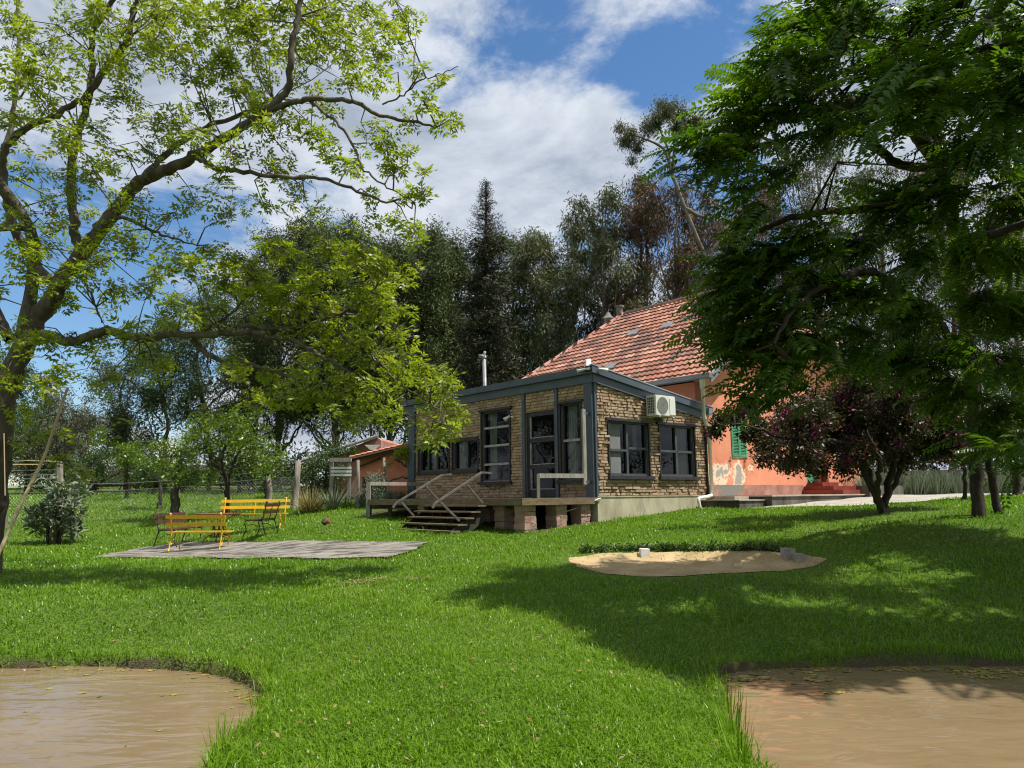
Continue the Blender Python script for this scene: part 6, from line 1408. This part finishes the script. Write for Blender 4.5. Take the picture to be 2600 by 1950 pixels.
lily(POND_R, 'floating_leaves', 'small pale leaves floating along the far bank of the right pond', 420, [(2050,1702,60,3),(2450,1702,40,5),(2500,1715,30,6),(2080,1725,18,4),(2120,1757,14,2),(1880,1725,40,8),(2300,1700,90,3),(2550,1708,50,6)])
lily(POND_L, 'floating_leaves', 'few fallen leaves floating on the left pond', 60, [(560,1712,50,5),(300,1700,120,4),(300,1780,300,60),(620,1760,20,20)])
for i, (px, py, n, L, lab) in enumerate(((1875, 1960, 26, .42, 'tall grass clump at the bottom left corner of the right pond'), (1862, 1880, 30, .40, 'tall grass clump on the left rim of the right pond above the corner one'), (1850, 1800, 22, .34, 'grass clump halfway up the left rim of the right pond'), (600, 1870, 26, .32, 'thin reed clump on the right rim of the left pond'), (655, 1780, 30, .28, 'grass clump at the far right rim of the left pond'), (560, 1945, 24, .28, 'grass clump at the bottom right rim of the left pond'), (668, 1722, 26, .26, 'dark grass clump at the far right tip of the left pond'), (1868, 1640, 8, .34, 'seeding grass stalks at the shadow edge above the right pond'))):
    p = onz(px, py, WZ+.03); b = np.array([p[0], p[1], max(gz1(p[0], p[1]), WZ-.02)])
    tuft('grass_clump', lab, b, n, L, .009, .55, MT['grass'], .6, group='tall grass clumps on the pond rims', spread=.10)

# ------------------------------------------------------------------ lawn blades
def lawn():
    def make(N_, r0, r1, az, wmul, hmul, name, label, accept, L0=.043, wob=1.0):
        r = np.exp(rng.uniform(math.log(r0), math.log(r1), N_)); a = rng.uniform(-az, az, N_); x = r*np.sin(a); y = r*np.cos(a)
        keep = accept(x, y); x, y, r = x[keep], y[keep], r[keep]
        z = gz(x, y); n = len(x)
        patch = .5+.5*np.sin(x*1.3+2*np.sin(y*.7))*np.cos(y*1.1+1.5*np.sin(x*.6))
        h = L0*hmul*(.65+.7*rng.random(n))*(1+r*.045)*(.8+.4*patch); w = np.maximum(.0065, .00085*r)*wmul*rng.uniform(.7, 1.3, n)
        h = h*np.where(rng.random(n) < .012, 2.1, 1)*(.8+.45*(.5+.5*np.sin(x*3.1+2*np.sin(y*2.3))*np.sin(y*3.7+1.4*np.sin(x*1.7))))
        for P in (POND_L, POND_R): s = sdf(P, x, y); h = h*(1+1.6*np.clip(1+s/.25, 0, 1)*(s < 0)*rng.random(n))
        h = h*(1-.5*np.clip(1+sdf(SAND, x, y)/.5, 0, 1))
        fa = rng.uniform(0, 2*np.pi, n); ln = rng.uniform(.25, 1.25, n); D = np.column_stack([np.cos(fa), np.sin(fa), np.zeros(n)]); S = np.column_stack([-D[:, 1], D[:, 0], np.zeros(n)])
        tw = rng.uniform(-1, 1, n)[:, None]*D*.6
        S = unit(S+tw)
        B = np.column_stack([x, y, z-.008]); U = np.array([0, 0, 1.])
        hh = h[:, None]; l = ln[:, None]; w2 = w[:, None]/2
        m = B+D*hh*l*.35+U*hh*.55; t = B+D*hh*l*1.0+U*hh*(1-.35*l)
        V = np.stack([B-S*w2*.6, B+S*w2*.6, m+S*w2, m-S*w2, t], 1).reshape(-1, 3)
        o = np.arange(n)[:, None]*5
        nb = NB(); big = .5+.5*np.sin(x*.55+1.7*np.sin(y*.43+1)+.8*np.sin(x*1.9-y*1.3))*np.sin(y*.61+1.3*np.sin(x*.5))
        dry = np.sin(x*1.7+2.1*np.sin(y*1.1)+y*.6)*np.sin(y*2.3-1.6*np.sin(x*.9)+x*.4)
        rr = np.clip(rng.random(n)*.55+.2*patch+.26*big-.05+.35*np.clip((dry-.8)*5, 0, 1)*rng.random(n), 0, 1)
        nb.v.append(V); nb.n = len(V)
        nb.f.append(o+np.array([[0, 1, 2, 3]])); nb.r.append(rr); nb.f.append(o+np.array([[3, 2, 4]])); nb.r.append(rr)
        ob = nb.build(name, MT['grass']); tag(ob, label, 'grass', kind='stuff')
    dead = [(R(px, py, d)[:2], r) for px, py, d, r in ((905, 1478, 11.2, .35), (1050, 1476, 11.2, .22), (980, 1480, 11.1, .2))]
    def ok(x, y):
        k = (sdf(POND_L, x, y) < .02) & (sdf(POND_R, x, y) < .02) & (sdf(SAND, x, y) < .34*rng.random(len(x))**2.2+.03*np.sin(x*9+y*7)) & (sdf(PATIO, x, y) < .22*rng.random(len(x))**3+.04*np.sin(x*6+y*5)) & (sdf(PATH, x, y) < .03) & (sdf(HOUSE, x, y) < 0)
        tr = sdf(np.array([RW(3.9, 0, 0)[:2], RW(3.9, 1.3, 0)[:2], RW(13, 1.7, 0)[:2], RW(13, 0, 0)[:2]]), x, y) < 0
        lit = np.hypot((x-bg[0])/1.5, (y-bg[1])/.9); tr &= (lit > 1) | (rng.random(len(x)) < lit*.5)
        return k & tr
    make(470000, 3.6, 50, math.radians(44), 1.0, 1.0, 'lawn_grass', 'thick mown green lawn', ok)
lawn()
# weeds on the back rim of the sand pit
nb = NB(); S = []
for _ in range(420):
    u = rng.random(); px = 1470+u*520; py = 1405-6*math.sin(u*3.1)-abs(rng.normal(0, 2.0)); p = spot(px, py); S.append([p[0], p[1], gz1(p[0], p[1])+rng.uniform(-.02, .09)])
S = np.array(S); scatter(nb, tpl_clump(10, .05, .045, .025, 0.), S, rand_rot(len(S), .6), rng.uniform(.7, 1.2, len(S)))
o = nb.build('weeds', MT['leaf_mid']); tag(o, 'low leafy weeds along the back rim of the sand pit', 'weeds', kind='stuff')

def litter():
    nb = NB(); n = 1300; r = np.exp(rng.uniform(math.log(3.8), math.log(20), n)); a = rng.uniform(-.7, .7, n); x, y = r*np.sin(a), r*np.cos(a)
    k = (sdf(POND_L, x, y) < -.05) & (sdf(POND_R, x, y) < -.05) & (sdf(HOUSE, x, y) < 0); x, y = x[k], y[k]
    z = gz(x, y)+rng.uniform(.015, .045, len(x)); P = np.column_stack([x, y, z])
    scatter(nb, leafquad(np.zeros(3), np.array([1., 0, 0]), np.array([0, 0, 1.]), .045, .02), P, rand_rot(len(P), .35), rng.uniform(.5, 1.3, len(P)))
    o = nb.build('fallen_leaves', MT['dead']); tag(o, 'dry brown leaves scattered over the lawn', 'leaves', kind='stuff')
    nb = NB(); P = []
    for px, py, d, sx, sy, m in ((935,1478,11.1,.35,.16,260),(1050,1476,11.1,.18,.12,120),(890,1480,11.0,.10,.08,50),(2300,1355,12.6,1.3,.5,500),(2450,1362,12.0,.7,.3,250),(2100,1325,13.8,.8,.5,260)):
        q = R(px, py, d)
        for _ in range(m): X, Y = q[0]+rng.normal(0, sx*.6), q[1]+rng.normal(0, sy); P.append([X, Y, gz1(X, Y)+rng.uniform(.02, .05)])
    P = np.array(P); scatter(nb, leafquad(np.zeros(3), np.array([1., 0, 0]), np.array([0, 0, 1.]), .07, .012), P, rand_rot(len(P), .3), rng.uniform(.6, 1.3, len(P)))
    o = nb.build('dry_straw', MT['leaf_straw']); tag(o, 'pale dry straw lying in patches on the lawn', 'straw', kind='stuff')
MT['dead'] = leafmat('dead_leaf', [(.10, .06, .03), (.20, .12, .05), (.30, .22, .10), (.16, .12, .07)], .1, .7, .2)
litter()
